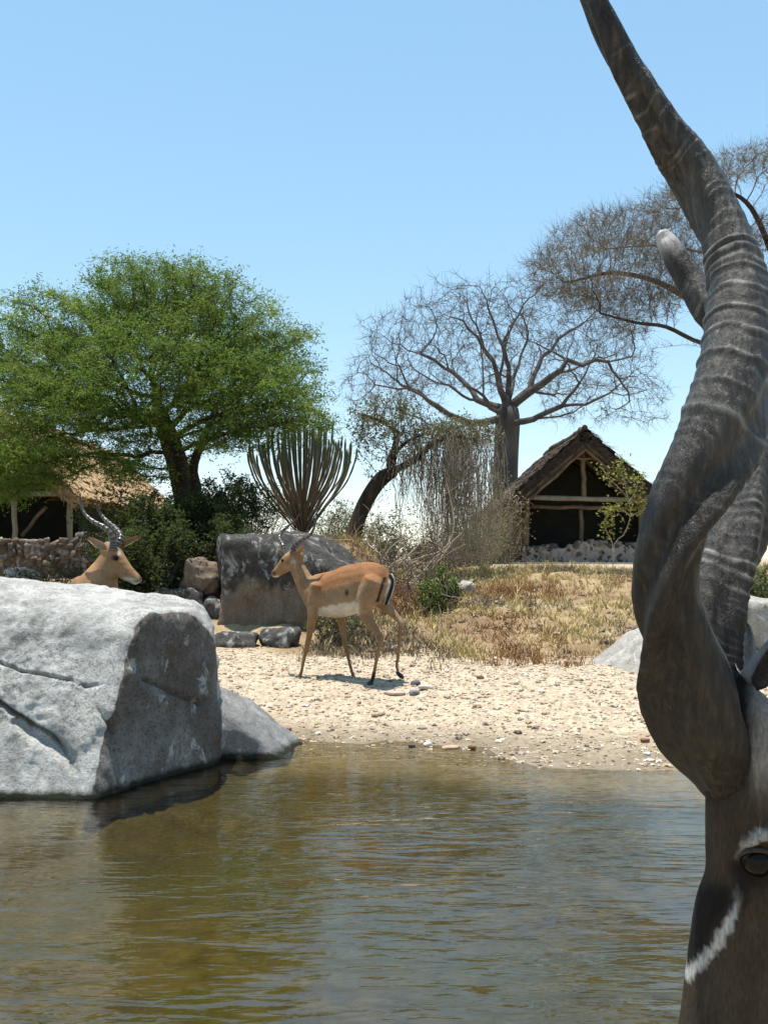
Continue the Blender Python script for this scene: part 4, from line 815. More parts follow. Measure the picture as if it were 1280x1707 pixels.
def hut(root, cx, yf, zf, half, ze, zr, length, thatch, thick, courses, seed, overhang=0.5):
    """gable to the front at depth yf; ridge runs back; ze, zr heights of eave and ridge tops above floor"""
    rs = np.random.default_rng(seed); roof = thing('roof', None, None); roof.parent = root; del_loc = root.location; roof.location = -del_loc
    slope = math.atan2(zr - ze, half); nseg = max(30, int(length * 9)); L = math.hypot(half, zr - ze)
    for s in (-1, 1):
        dn = np.array([s * math.cos(slope), 0, -math.sin(slope)]); up = np.array([s * math.sin(slope), 0, math.cos(slope)])
        apex = np.array([cx, 0, zf + zr])
        for c in range(courses):
            u0 = L * max(0, c - 0.55) / courses; u1 = L * (c + 1) / courses + 0.06; ys = np.linspace(yf - overhang, yf + length, nseg)
            nU = 5; V = []
            for j in range(nU):
                f = j / (nU - 1); ragged = rs.normal(size=nseg) * (0.045 * f) + 0.05 * f * fbm(np.stack([ys * 1.5, 0 * ys + c, 0 * ys + s], -1), 2)
                endr = np.zeros(nseg); endr[0] = -rs.uniform(0, 0.12); endr[-1] = rs.uniform(0, 0.1)
                u = u0 + (u1 - u0) * f + ragged; lift = (0.055 + 0.05 * f) + 0.018 * rs.normal(size=nseg)
                V.append(apex + dn * u[:, None] + up * lift[:, None] + np.stack([0 * ys, ys + endr, 0 * ys], -1) - up * 0.03)
            low = apex + dn * (u1 - 0.10) + np.stack([0 * ys, ys, 0 * ys], -1) - up * 0.02; V.append(low)
            V = np.concatenate(V); i = np.arange((nU + 1) * nseg).reshape(nU + 1, nseg); q = np.stack([i[:-1, :-1], i[:-1, 1:], i[1:, 1:], i[1:, :-1]], -1).reshape(-1, 4)
            mk('thatch_course', V, q, thatch, roof, False)
        # thick under-layer with a shaggy front edge
        ys = np.array([yf - overhang + 0.05, yf + length - 0.05]); us = np.linspace(0, L, 24); V = []
        for k_, off in enumerate((0.0, -thick)):
            for y in ys:
                jit_ = rs.normal(size=24) * 0.03; V.append(apex + dn * us[:, None] + up * (off + jit_ * (k_ == 1))[:, None] + np.array([0, y, 0]))
        V = np.concatenate(V); i = np.arange(96).reshape(4, 24); q = []
        for a, b_ in ((0, 1), (1, 3), (3, 2), (2, 0)): q.append(np.stack([i[a, :-1], i[b_, :-1], i[b_, 1:], i[a, 1:]], -1))
        q.append(np.array([[i[0, -1], i[1, -1], i[3, -1], i[2, -1]]])); mk('thatch_layer', V, np.concatenate(q), thatch, roof, False)
        st = Tubes()
        for _ in range(520):
            u = rs.uniform(0, L * 1.01); o = rs.uniform(-thick * 1.05, 0.10); a = apex + dn * u + up * o + np.array([0, yf - overhang + rs.uniform(-0.03, 0.08), 0]); d = dn * rs.uniform(0.1, 0.35) + up * rs.normal() * 0.10 + np.array([0, -rs.uniform(0, 0.12), 0]); st.add([a, a + d], [0.010, 0.003], 3, False)
        for _ in range(int(length * 30)):
            y = rs.uniform(yf - overhang, yf + length); a = apex + dn * (L - 0.1) + up * rs.uniform(-thick, 0.08) + np.array([0, y, 0]); d = dn * rs.uniform(0.12, 0.3) + np.array([0, rs.normal() * 0.05, -0.04]); st.add([a, a + d], [0.010, 0.003], 3, False)
        for _ in range(int(length * 26 * L / 3)):
            u = rs.uniform(0, L); y = rs.uniform(yf - overhang, yf + length); a = apex + dn * u + up * 0.08 + np.array([0, y, 0]); d = dn * rs.uniform(0.1, 0.3) + up * rs.uniform(0, 0.05) + np.array([0, rs.normal() * 0.06, 0]); st.add([a, a + d], [0.009, 0.003], 3, False)
        st.build('straw_fringe', thatch, roof)
        # rafters under the thatch
        for j in range(max(3, int(length / 1.4))):
            y = yf - overhang + 0.12 + j * 1.35; a = apex + np.array([0, y, 0]) - up * (thick + 0.06); b_ = a + dn * (L - 0.15)
            pole(root, a, b_, 0.065, 'pole', 'rafter', seed=seed + j)
    ridge = Tubes(); ys = np.linspace(yf - overhang - 0.05, yf + length, 40); ridge.add(np.stack([cx + rs.normal(size=40) * 0.03, ys, zf + zr + 0.05 + rs.normal(size=40) * 0.035], -1), 0.11 + rs.normal(size=40) * 0.012, 9); ridge.build('ridge_cap', thatch, roof)
    return roof

# right hut
zf = 0.90; YH = 34.0; hx = (972 - CX) / F * YH
root = thing('thatched_hut', 'dark gabled thatched hut with a low stone parapet beside the baobab', 'hut', (hx, YH, zf))
hut(root, hx, YH, zf, 3.12, 1.62, 4.42, 8.0, M['thatch_dark'], 0.40, 7, 5, 0.55)
pole(root, (hx - 1.92, YH, zf - 0.1), (hx - 1.88, YH, zf + 2.4), 0.10, 'pole', 'post', seed=1); pole(root, (hx + 1.95, YH, zf - 0.1), (hx + 1.92, YH, zf + 2.4), 0.10, 'pole', 'post', seed=2)
pole(root, (hx - 2.0, YH - 0.10, zf + 2.22), (hx + 2.05, YH - 0.10, zf + 2.12), 0.085, 'palepole', 'tie_beam', seed=3); pole(root, (hx - 1.7, YH + 0.4, zf + 1.92), (hx + 1.8, YH + 0.4, zf + 1.88), 0.07, 'pole', 'tie_beam', seed=4)
pole(root, (hx + 0.02, YH - 0.05, zf + 2.2), (hx, YH - 0.05, zf + 3.75), 0.085, 'pole', 'king_post', seed=5); pole(root, (hx - 0.42, YH - 0.14, zf + 3.52), (hx + 0.5, YH - 0.14, zf + 3.50), 0.05, 'pole', 'crosspiece', seed=6)
pole(root, (hx + 0.05, YH + 0.6, zf), (hx + 0.05, YH + 0.6, zf + 2.0), 0.08, 'pole', 'post', seed=7)
for s in (-1, 1): pole(root, (hx, YH - 0.50, zf + 3.98), (hx + s * 2.95, YH - 0.50, zf + 1.38), 0.045, 'pole', 'bargeboard', seed=8 + s)
stone_wall(root, hx - 2.05, hx + 2.6, YH - 0.25, zf - 0.05, zf + 0.66, 0.35, 0.15, 11, [0, 1, 2, 3, 4, 10, 11, 5, 6, 7, 12], 0.12, 150)
xs = np.linspace(-3.15, -1.98, 24); V = np.concatenate([np.stack([hx + xs, YH + 0.12 + 0.05 * np.sin(xs * 16), zf - 0.1 + 0 * xs], -1), np.stack([hx + xs, YH + 0.05 + 0.03 * np.sin(xs * 16), zf + 1.75 + (xs + 2) * 0.5], -1)])
i = np.arange(23); mk('canvas_side', V, np.stack([i, i + 1, i + 25, i + 24], -1), M['canvas_brown'], root)
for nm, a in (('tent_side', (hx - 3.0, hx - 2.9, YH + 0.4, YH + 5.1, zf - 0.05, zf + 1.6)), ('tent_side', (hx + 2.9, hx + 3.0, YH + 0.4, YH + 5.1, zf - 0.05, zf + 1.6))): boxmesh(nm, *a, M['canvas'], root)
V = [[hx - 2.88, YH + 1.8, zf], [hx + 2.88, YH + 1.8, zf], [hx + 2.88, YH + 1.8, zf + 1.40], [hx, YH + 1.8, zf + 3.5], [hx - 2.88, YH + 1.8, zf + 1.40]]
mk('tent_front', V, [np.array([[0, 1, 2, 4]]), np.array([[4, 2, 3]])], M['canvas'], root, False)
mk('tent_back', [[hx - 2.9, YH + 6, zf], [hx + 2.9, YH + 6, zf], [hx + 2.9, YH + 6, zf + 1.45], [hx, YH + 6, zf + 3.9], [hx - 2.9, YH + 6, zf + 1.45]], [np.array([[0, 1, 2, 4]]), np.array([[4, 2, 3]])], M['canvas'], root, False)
boxmesh('floor_slab', hx - 3.2, hx + 3.2, YH - 0.3, YH + 6, zf - 0.3, zf + 0.004, M['mortar'], root)
boxmesh('step', hx - 3.3, hx + 3.6, YH - 1.1, YH - 0.303, zf - 0.3, zf + 0.05, M['palerock'], root)
# left hut
zf = 0.95; YQ = 26.0; qx = (-5 - CX) / F * YQ
root = thing('thatched_hut', 'long thatched hut with a golden sunlit roof behind the acacia', 'hut', (qx, YQ, zf))
hut(root, qx, YQ, zf, 2.15, 1.68, 3.84, 13.0, M['thatch_gold'], 0.22, 8, 15, 0.4)
for j, dx in enumerate((-1.85, -0.9, 0.45, 1.86)): pole(root, (qx + dx, YQ, 0.3), (qx + dx, YQ, zf + 1.95), 0.07, 'palepole' if j > 1 else 'pole', 'post', seed=20 + j)
pole(root, (qx - 2.1, YQ - 0.1, zf + 1.78), (qx + 2.1, YQ - 0.1, zf + 1.80), 0.07, 'palepole', 'tie_beam', seed=26)
pole(root, (qx + 0.45, YQ + 0.5, zf + 0.7), (qx + 1.1, YQ + 0.5, zf + 1.5), 0.05, 'pole', 'brace', seed=27)
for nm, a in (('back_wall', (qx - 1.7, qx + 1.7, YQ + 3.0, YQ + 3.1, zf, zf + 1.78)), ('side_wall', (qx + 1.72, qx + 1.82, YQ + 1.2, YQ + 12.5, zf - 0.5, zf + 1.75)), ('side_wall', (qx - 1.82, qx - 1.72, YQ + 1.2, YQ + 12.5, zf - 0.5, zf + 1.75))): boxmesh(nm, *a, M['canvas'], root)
boxmesh('floor_slab', qx - 1.9, qx + 1.9, YQ + 0.4, YQ + 12.6, zf - 0.4, zf + 0.003, M['mortar'], root)
root = thing('terrace_wall', 'brown rubble terrace wall in front of the golden thatched hut', 'stone wall', (qx, 23.2, 0.3))
stone_wall(root, -10.2, -6.35, 23.2, 0.30, 1.60, 0.6, 0.145, 13, [10, 11, 12, 13, 14, 10, 11, 0, 2], 0.10)

# ------------------------------------------------------------------ animals
def loft(acc, st, n=18):
    """closed tube through (centre, u, v) ellipses"""
    Vs, Fs, base = acc['V'], acc['F'], acc['n']; th = np.arange(n) * 2 * math.pi / n
    st = [(np.array(c, float), np.array(u, float), np.array(v, float)) for c, u, v in st]
    d0 = nrm(st[0][0] - st[1][0]) * 0.35 * np.linalg.norm(st[0][1]); d1 = nrm(st[-1][0] - st[-2][0]) * 0.35 * np.linalg.norm(st[-1][1])
    st = [(st[0][0] + d0, st[0][1] * 0.5, st[0][2] * 0.5)] + st + [(st[-1][0] + d1, st[-1][1] * 0.5, st[-1][2] * 0.5)]
    for c, u, v in st: Vs.append(c + np.cos(th)[:, None] * u + np.sin(th)[:, None] * v)
    m = len(st); Vs.append(np.array([st[0][0] + d0 * 0.4, st[-1][0] + d1 * 0.4])); i = base + np.arange(m * n).reshape(m, n); j = np.roll(i, -1, 1)
    for r_ in range(m - 1): Fs += np.stack([i[r_], j[r_], j[r_ + 1], i[r_ + 1]], -1).tolist()
    a, b_ = base + m * n, base + m * n + 1
    Fs += [[a, y, x] for x, y in zip(i[0], j[0])] + [[b_, x, y] for x, y in zip(i[-1], j[-1])]; acc['n'] = base + m * n + 2
def densify(st, k=4):
    C = spline([s[0] for s in st], (len(st) - 1) * k + 1); U = spline([s[1] for s in st], (len(st) - 1) * k + 1); W = spline([s[2] for s in st], (len(st) - 1) * k + 1); return list(zip(C, U, W))
def limbst(pts, rad, front, flat=1.0):
    """round-ish limb: per point radius; returns ellipse stations perpendicular to the path"""
    pts = np.array(pts, float); k = 4; C = spline(pts, (len(pts) - 1) * k + 1); Rr = np.interp(np.linspace(0, len(pts) - 1, len(C)), np.arange(len(pts)), rad)
    tg = nrm(np.gradient(C, axis=0)); a = nrm(np.cross(tg, np.array(front, float))); b_ = np.cross(tg, a); return [(c, x * r_ * flat, y * r_) for c, x, y, r_ in zip(C, a, b_, Rr)]
def fuse(acc, voxel, smooth_it):
    me = bpy.data.meshes.new('tmp'); me.from_pydata(np.concatenate(acc['V']).tolist(), [], acc['F']); me.validate()
    o = bpy.data.objects.new('tmp', me); COL.objects.link(o); md = o.modifiers.new('r', 'REMESH'); md.mode = 'VOXEL'; md.voxel_size = voxel; md.use_smooth_shade = True
    ms = o.modifiers.new('s', 'SMOOTH'); ms.factor = 0.5; ms.iterations = smooth_it
    bpy.context.view_layer.update(); ev = o.evaluated_get(bpy.context.evaluated_depsgraph_get()); out = bpy.data.meshes.new_from_object(ev); bpy.data.objects.remove(o); bpy.data.meshes.remove(me)
    V = np.zeros(len(out.vertices) * 3); out.vertices.foreach_get('co', V); V = V.reshape(-1, 3)
    Fq_ = np.array([list(p.vertices) for p in out.polygons if len(p.vertices) == 4]); Ft = np.array([list(p.vertices) for p in out.polygons if len(p.vertices) == 3]); bpy.data.meshes.remove(out)
    return V, [f for f in (Fq_, Ft) if len(f)]
def ball(name, c, r, mat, parent, sc=(1, 1, 1)):
    D, Fc = ICO[3]; return mk(name, np.array(c) + D * r * np.array(sc), Fc, mat, parent)
def ringhorn(parent, pts, r0, r1, rings, col, seed=0, n=110, k=12):
    C = spline(pts, n); s_ = np.linspace(0, 1, n); rad = r0 + (r1 - r0) * s_ ** 0.8; ph = s_ ** 0.9 * rings
    saw = (1 - (ph % 1.0)) ** 1.5; amp = 0.34 * (1 - sstep(0.6, 0.85, s_)); rad2 = rad * (0.9 + amp * saw); rad2[-1] *= 0.3
    tb = Tubes(); tb.add(C, rad2, k); crest = (saw * (1 - sstep(0.6, 0.85, s_)))[:, None]; cc = np.array(col) * (0.45 + 3.4 * crest ** 1.5); cc = np.concatenate([np.repeat(cc, k, 0), [cc[0], cc[-1]]]); return tb.build('horn', M['ringhorn'], parent, cc)
def ear(parent, a, tip, wid, nrml, cup, col_in, col_out, mat, n=13, k=9, dark=None):
    """cupped leaf-shaped ear with thickness"""
    a, tip = np.array(a, float), np.array(tip, float); ax = tip - a; L = np.linalg.norm(ax); ax = ax / L; nn = np.array(nrml, float); nn = nrm(nn - ax * (nn @ ax)); s = np.cross(ax, nn); V = []; cols = []
    for lay in (0, 1):
        for i in range(n):
            t_ = i / (n - 1); w = wid * (math.sin(math.pi * min(1, t_ ** 0.72 * 0.97 + 0.03)) ** 0.62)
            for j in range(k):
                u = 2 * j / (k - 1) - 1; V.append(a + ax * L * t_ + s * w * u * 0.92 + nn * (cup * (u * u) * (1 - 0.55 * t_) * wid * 1.6 - lay * wid * 0.10 * (1 - u * u * 0.7)))
                cols.append(np.array(col_in) * (1.0 if abs(u) < 0.75 else 1.5) if lay == 0 else col_out)
    i = np.arange(2 * n * k).reshape(2, n, k); q = [np.stack([i[0, :-1, :-1], i[0, 1:, :-1], i[0, 1:, 1:], i[0, :-1, 1:]], -1).reshape(-1, 4), np.stack([i[1, :-1, :-1], i[1, :-1, 1:], i[1, 1:, 1:], i[1, 1:, :-1]], -1).reshape(-1, 4)]
    for j in (0, k - 1): q.append(np.stack([i[0, :-1, j], i[0, 1:, j], i[1, 1:, j], i[1, :-1, j]], -1))
    q.append(np.stack([i[0, -1, :-1], i[0, -1, 1:], i[1, -1, 1:], i[1, -1, :-1]], -1)); q.append(np.stack([i[0, 0, :-1], i[0, 0, 1:], i[1, 0, 1:], i[1, 0, :-1]], -1))
    return mk('ear', V, np.concatenate(q), mat, parent, True, np.clip(np.array(cols), 0, 0.9))

TAN = np.array([0.285, 0.165, 0.080]); RED = np.array([0.285, 0.130, 0.052]); PALE = np.array([0.315, 0.205, 0.118]); WHITE = np.array([0.58, 0.53, 0.44]); BLACK = np.array([0.018, 0.014, 0.012])
class Frame:
    """body frame of a standing animal: photo readings lie on vertical planes parallel to its spine"""
    def __init__(s, px, Yd, yaw_h): s.O = np.array([(px - CX) / F * Yd, Yd, 0.0]); s.h = np.array(yaw_h, float); s.h /= np.linalg.norm(s.h); s.r = np.array([s.h[1], -s.h[0], 0.0]); s.up = np.array([0, 0, 1.0])
    def at(s, px, py, l=0.0):
        d = ray(px, py); c = np.array([0, 0, CAMZ]); t_ = (l - (c - s.O) @ s.r) / (d @ s.r); return c + d * t_

# ---- impala 1, walking left on the sand
fr = Frame(585, 7.68, (-0.885, 0.465, 0)); A = fr.at; acc = dict(V=[], F=[], n=0); up, rt, hd = fr.up, fr.r, fr.h
mpp = 7.68 / F
def T(px, py, hh, hw, l=0, tilt=0.0):
    u = nrm(up + hd * tilt); return (A(px, py, l), u * hh * mpp, rt * hw)
loft(acc, densify([T(647, 976, 19, 0.065), T(640, 975, 29, 0.100), T(628, 974, 35, 0.125), T(612, 976, 39, 0.130), T(594, 981, 42, 0.135), T(574, 986, 43, 0.135), T(556, 990, 40, 0.130), T(540, 991, 37, 0.118), T(526, 990, 33, 0.100), T(515, 990, 26, 0.075)]))
loft(acc, limbst([A(533, 992), A(519, 984), A(508, 970), A(500, 955), A(494, 941), A(491, 931)], [0.100, 0.078, 0.060, 0.052, 0.048, 0.044], rt, 1.28), 16)
loft(acc, limbst([A(502, 925), A(496, 928), A(487, 933), A(478, 940), A(470, 947), A(463, 953), A(458, 957), A(456, 959)], [0.034, 0.048, 0.054, 0.050, 0.039, 0.031, 0.027, 0.020], rt, 1.30), 16)
# legs
FL, FR_, HL, HR = -0.085, 0.085, -0.09, 0.09
loft(acc, limbst([A(530, 975, FL), A(524, 1004, FL - .01), A(521, 1030, FL), A(516, 1058, FL), A(513, 1072, FL), A(508, 1094, FL), A(503, 1117, FL), A(501, 1124, FL), A(497, 1132, FL)], [0.075, 0.066, 0.045, 0.028, 0.0265, 0.0165, 0.015, 0.019, 0.015], rt, 0.8), 12)
loft(acc, limbst([A(552, 985, FR_), A(562, 1010, FR_), A(568, 1030, FR_), A(573, 1058, FR_), A(575, 1072, FR_), A(580, 1094, FR_), A(586, 1118, FR_), A(589, 1127, FR_), A(589, 1134, FR_)], [0.075, 0.060, 0.040, 0.027, 0.0265, 0.0165, 0.015, 0.019, 0.015], rt, 0.8), 12)
loft(acc, limbst([A(626, 968, HL), A(612, 996, HL - .02), A(608, 1018, HL), A(618, 1040, HL), A(632, 1058, HL), A(635, 1066, HL), A(631, 1084, HL), A(626, 1108, HL), A(623, 1124, HL), A(621, 1132, HL), A(618, 1140, HL)], [0.115, 0.105, 0.080, 0.046, 0.028, 0.027, 0.019, 0.0165, 0.019, 0.019, 0.015], rt, 0.72), 14)
loft(acc, limbst([A(640, 978, HR), A(638, 1000, HR), A(645, 1012, HR), A(656, 1024, HR), A(666, 1034, HR), A(668, 1041, HR), A(666, 1062, HR), A(664, 1088, HR), A(663, 1098, HR), A(661, 1110, HR), A(664, 1121, HR)], [0.105, 0.085, 0.062, 0.040, 0.029, 0.027, 0.019, 0.0165, 0.018, 0.015, 0.015], rt, 0.72), 14)
V, Fl = fuse(acc, 0.0085, 5)
def coat(V, f, mpp, lmap):
    """impala coat in body coordinates: s along spine, z up, l sideways"""
    rel = V - f.O; s = rel @ f.h; l = rel @ f.r; return s, l
l = (V - fr.O) @ fr.r; px, py = proj(V - 2 * np.maximum(l, 0)[:, None] * fr.r)          # both flanks share one reading: the far side is mirrored onto the near one
jn = fbm(V * 40, 3); jx = px + jn * 1.5; jy = py + jn * 1.5
def W(a, b_, x): return sstep(a, b_, x)[:, None]
col = np.broadcast_to(TAN, V.shape).copy()
body = (px > 512) & (px < 660) & (py < 1034)
topl = np.interp(px, [500, 521, 544, 570, 600, 631, 655], [972, 965, 953, 944, 937, 940, 965]); botl = np.interp(px, [505, 514, 535, 593, 612, 650], [1005, 1019, 1029, 1026, 1015, 1005])
f = (py - topl) / (botl - topl) + 0.03 * jn + 0.025 * fbm(V * 9, 2)
c2 = RED * (1 - W(0.30, 0.52, f)) + PALE * 0.98 * W(0.30, 0.52, f); wb = W(0.72, 0.80, f + 0.0 * px) * (W(527, 535, px)) * (1 - W(594, 602, px)); c2 = c2 * (1 - wb) + WHITE * wb
c2 = c2 * (1 - 0.5 * W(600, 612, px) * W(0.3, 0.5, f)) + TAN * 0.5 * W(600, 612, px) * W(0.3, 0.5, f)
wbod = (W(506, 522, px - 0.35 * (1000 - py)) * W(1040, 1026, py)); col = col * (1 - wbod) + c2 * wbod
wn_ = W(1004, 985, py) * W(530, 512, px); col = col * (1 - 0.6 * wn_) + (PALE * 0.45 + TAN * 0.55) * 0.6 * wn_
head = (px < 506) & (py < 966); col = np.where(head[:, None], TAN * 1.05, col)
def spot(x, y, rx, ry, c, a=1.0, sidel=None):
    global col
    k = np.exp(-(((jx - x) / rx) ** 2 + ((jy - y) / ry) ** 2) ** 2)[:, None] * a
    if sidel is not None: k = k * sidel[:, None]
    col = col * (1 - k) + np.array(c) * k
spot(459, 963, 9, 4, WHITE); spot(456, 955, 3, 4, BLACK, 0.8); spot(488, 936, 5, 5, WHITE, 0.5); spot(474, 922, 9, 4, (0.42, 0.30, 0.16), 0.8); spot(478, 946, 8, 4, PALE, 0.6)
spot(578, 988, 4, 6, BLACK, 0.9, (np.abs(l) > 0.06).astype(float)); spot(575, 976, 7, 4, PALE, .6)
# rump: white with black stripes either side and down the tail
rump = ((px > 628) & (py > 955) & (py < 1012)).astype(float)
xr = px - np.interp(py, [955, 1010], [646, 636]); wr = sstep(1, 6, xr) * rump * sstep(960, 968, py) * 0.85; col = col * (1 - wr[:, None]) + WHITE * wr[:, None]
st_ = np.exp(-((px + jn - np.interp(py, [960, 1003], [642, 629])) / 3.0) ** 4) * ((py > 962) & (py < 1004)); col = col * (1 - st_[:, None]) + BLACK * st_[:, None]
low = (py > 1030); wl_ = W(1022, 1034, py); col = col * (1 - wl_) + TAN * 0.88 * wl_
inner = low & (px > 640) & (py < 1046) & (px < 662); col = np.where(inner[:, None], PALE, col)
for (x, y, rx, ry) in ((623, 1128, 9, 8), (621, 1136, 8, 5), (664, 1099, 9, 8), (590, 1130, 8, 7)): spot(x, y, rx, ry, BLACK, .95)
spot(661, 1036, 8, 5, WHITE, .8); spot(533, 1022, 4, 6, WHITE, .5)
imp = thing('impala', 'horned tan antelope walking left across the sand', 'antelope', tuple(A(585, 1138)))
mk('body', V, Fl, M['coat'], imp, True, np.clip(col * (1 + 0.16 * fbm(V * np.array([22, 22, 40]), 3) + 0.10 * fbm(V * 7, 2))[:, None], 0.008, 0.9))
HC = (0.055, 0.045, 0.038)
ringhorn(imp, [A(487, 916, -0.025), A(491, 909, -0.03), A(503, 900, -0.06), A(516, 893, -0.09), A(523, 881, -0.09), A(527, 866, -0.07), A(529, 854, -0.055)], 0.0215, 0.0055, 13, HC, 1)
ringhorn(imp, [A(473, 917, 0.025), A(471, 908, 0.03), A(466, 897, 0.06), A(471, 886, 0.09), A(483, 875, 0.09), A(493, 867, 0.07), A(499, 858, 0.055)], 0.0215, 0.0055, 13, HC, 2)
ear(imp, A(498, 922, -0.045), A(510, 909, -0.085), 0.026, -rt * 0.8 - hd * 0.2 + up * 0.2, 0.5, TAN * 1.25, TAN, M['coat'])
ear(imp, A(470, 922, 0.045), A(462, 913, 0.12), 0.022, hd, 0.5, TAN * 0.8, TAN, M['coat'])
ball('eye', A(471, 934, -0.046), 0.0125, M['eye'], imp); ball('eye', A(471, 934, 0.046), 0.0125, M['eye'], imp)
for (x, y, ll, tipx) in ((497, 1134, FL, -3), (589, 1137, FR_, -1), (617, 1142, HL, -3)):
    g = dict(V=[], F=[], n=0); loft(g, [(A(x + 1, y - 6, ll), hd * 0.020, rt * 0.017), (A(x, y, ll), hd * 0.026, rt * 0.021), (A(x - 1, y + 1.5, ll), hd * 0.027, rt * 0.022)], 10); mk('hoof', np.concatenate(g['V']), [np.array([f_ for f_ in g['F'] if len(f_) == 4]), np.array([f_ for f_ in g['F'] if len(f_) == 3])], M['hoof'], imp)
g = dict(V=[], F=[], n=0); loft(g, [(A(663, 1121, HR), hd * 0.018, rt * 0.017), (A(667, 1126, HR), hd * 0.024, rt * 0.021), (A(670, 1130, HR), hd * 0.018, rt * 0.018)], 10); mk('hoof', np.concatenate(g['V']), [np.array([f_ for f_ in g['F'] if len(f_) == 4]), np.array([f_ for f_ in g['F'] if len(f_) == 3])], M['hoof'], imp)
tb = Tubes(); tb.add(spline([A(650, 958, 0), A(654, 968, 0), A(650, 985, -0.01), A(645, 1000, -0.01), A(642, 1008, -0.01)], 16), [0.020] * 6 + [0.024] * 5 + [0.020] * 4 + [0.008], 8); n_ = sum(len(v) for v in tb.V)
th = np.arange(16 * 8) % 8; tc = np.where(((th == 1) | (th == 2) | (th == 5))[:, None], BLACK, WHITE); tb.build('tail', M['coat'], imp, np.concatenate([tc, [WHITE, BLACK]]))

# ---- impala 2, head and neck above the boulder
fr = Frame(165, 6.15, (0.93, -0.36, 0)); A = fr.at; acc = dict(V=[], F=[], n=0); up, rt, hd = fr.up, fr.r, fr.h; mpp = 6.15 / F
gz = float(ground_z(fr.O[0], fr.O[1])) - 0.01; yg = 930 + (CAMZ - gz) / mpp
base_ = A(165, 990); 
def B(s, z, l=0.0): return fr.O + hd * s + rt * l + up * (gz + z)        # body metres
def S(c, hh, hw, tilt=0.0): return (np.array(c), nrm(up + hd * tilt) * hh, rt * hw)
loft(acc, densify([S(B(-0.80, 0.54), 0.06, 0.06), S(B(-0.74, 0.54), 0.12, 0.10), S(B(-0.60, 0.54), 0.15, 0.13), S(B(-0.40, 0.54), 0.155, 0.135), S(B(-0.20, 0.54), 0.16, 0.135), S(B(-0.02, 0.57), 0.16, 0.13), S(B(0.10, 0.63), 0.14, 0.11), S(B(0.18, 0.65), 0.10, 0.08)]))
loft(acc, limbst([B(-0.02, 0.64), A(152, 1004), A(163, 982), A(171, 962), A(178, 945), A(184, 931)], [0.150, 0.130, 0.104, 0.078, 0.058, 0.047], rt, 1.40), 18)
loft(acc, limbst([A(174, 912), A(182, 919), A(192, 930), A(203, 942), A(214, 952), A(224, 960), A(231, 966), A(234, 969)], [0.033, 0.045, 0.048, 0.039, 0.028, 0.022, 0.019, 0.014], rt, 1.32), 18)
loft(acc, limbst([A(192, 948), A(206, 958), A(219, 966), A(228, 972)], [0.036, 0.028, 0.021, 0.015], rt, 1.0), 12)
for s0, ls, hind in ((0.02, -0.08, 0), (0.06, 0.08, 0), (-0.66, -0.085, 1), (-0.60, 0.085, 1)):
    if hind: loft(acc, limbst([B(s0, 0.58, ls), B(s0 + 0.06, 0.46, ls), B(s0 - 0.02, 0.42, ls), B(s0 - 0.11, 0.33, ls), B(s0 - 0.08, 0.20, ls), B(s0 - 0.06, 0.07, ls), B(s0 - 0.04, 0.02, ls)], [0.12, 0.085, 0.05, 0.028, 0.019, 0.018, 0.016], rt, 0.75), 12)
    else: loft(acc, limbst([B(s0, 0.60, ls), B(s0 - 0.03, 0.48, ls), B(s0, 0.42, ls), B(s0, 0.30, ls), B(s0, 0.18, ls), B(s0, 0.07, ls), B(s0 + 0.02, 0.02, ls)], [0.085, 0.055, 0.034, 0.027, 0.017, 0.018, 0.016], rt, 0.8), 12)
V, Fl = fuse(acc, 0.0075, 4)
l = (V - fr.O) @ fr.r; px, py = proj(V - 2 * np.minimum(l, 0)[:, None] * fr.r); jn = fbm(V * 45, 3); jx = px + jn * 1.2; jy = py + jn * 1.2
col = np.broadcast_to(TAN * 1.05, V.shape).copy(); zl = V[:, 2] - gz; sl_ = (V - fr.O) @ fr.h
bm_ = (zl > 0.45) & (sl_ < 0.16); cb = RED * (1 - W(0.74, 0.68, zl)) + PALE * W(0.74, 0.68, zl); cb = cb * (1 - W(0.60, 0.56, zl)) + WHITE * W(0.60, 0.56, zl); col = np.where((bm_ & (py > 985))[:, None], cb, col)
spot(150, 955, 16, 26, (0.46, 0.25, 0.12), .8); spot(190, 985, 14, 22, TAN, .8); spot(205, 985, 5, 24, PALE * 1.15, .9)
spot(222, 974, 15, 4, WHITE, .9); spot(212, 963, 12, 3, PALE, .7); spot(235, 963, 3, 4, BLACK, .75); spot(229, 969, 6, 1.3, BLACK, .7); spot(178, 911, 8, 7, PALE * 1.15, .8); spot(198, 922, 3.5, 3.5, WHITE, .8); spot(193, 930, 9, 5, (0.05, 0.035, 0.025), .85); spot(208, 930, 8, 6, (0.30, 0.14, 0.06), .6); spot(186, 948, 12, 9, PALE, .5); spot(206, 940, 7, 2.6, (0.13, 0.065, 0.03), .65); spot(217, 950, 8, 2.6, (0.13, 0.065, 0.03), .6); spot(215, 966, 16, 3.5, WHITE, .7); spot(176, 922, 4, 8, PALE * 1.2, .6)
imp = thing('impala', 'horned tan antelope raising its head behind the pale granite boulder', 'antelope', tuple(B(-0.3, 0)))
mk('body', V, Fl, M['coat'], imp, True, np.clip(col * (1 + 0.16 * fbm(V * np.array([22, 22, 40]), 3) + 0.10 * fbm(V * 7, 2))[:, None], 0.008, 0.9))
ringhorn(imp, [A(189, 916, 0.03), A(189, 905, 0.03), A(185, 890, 0.045), A(173, 878, 0.06), A(156, 869, 0.075), A(142, 856, 0.075), A(135, 838, 0.06), A(134, 821, 0.05)], 0.024, 0.005, 15, HC, 3)
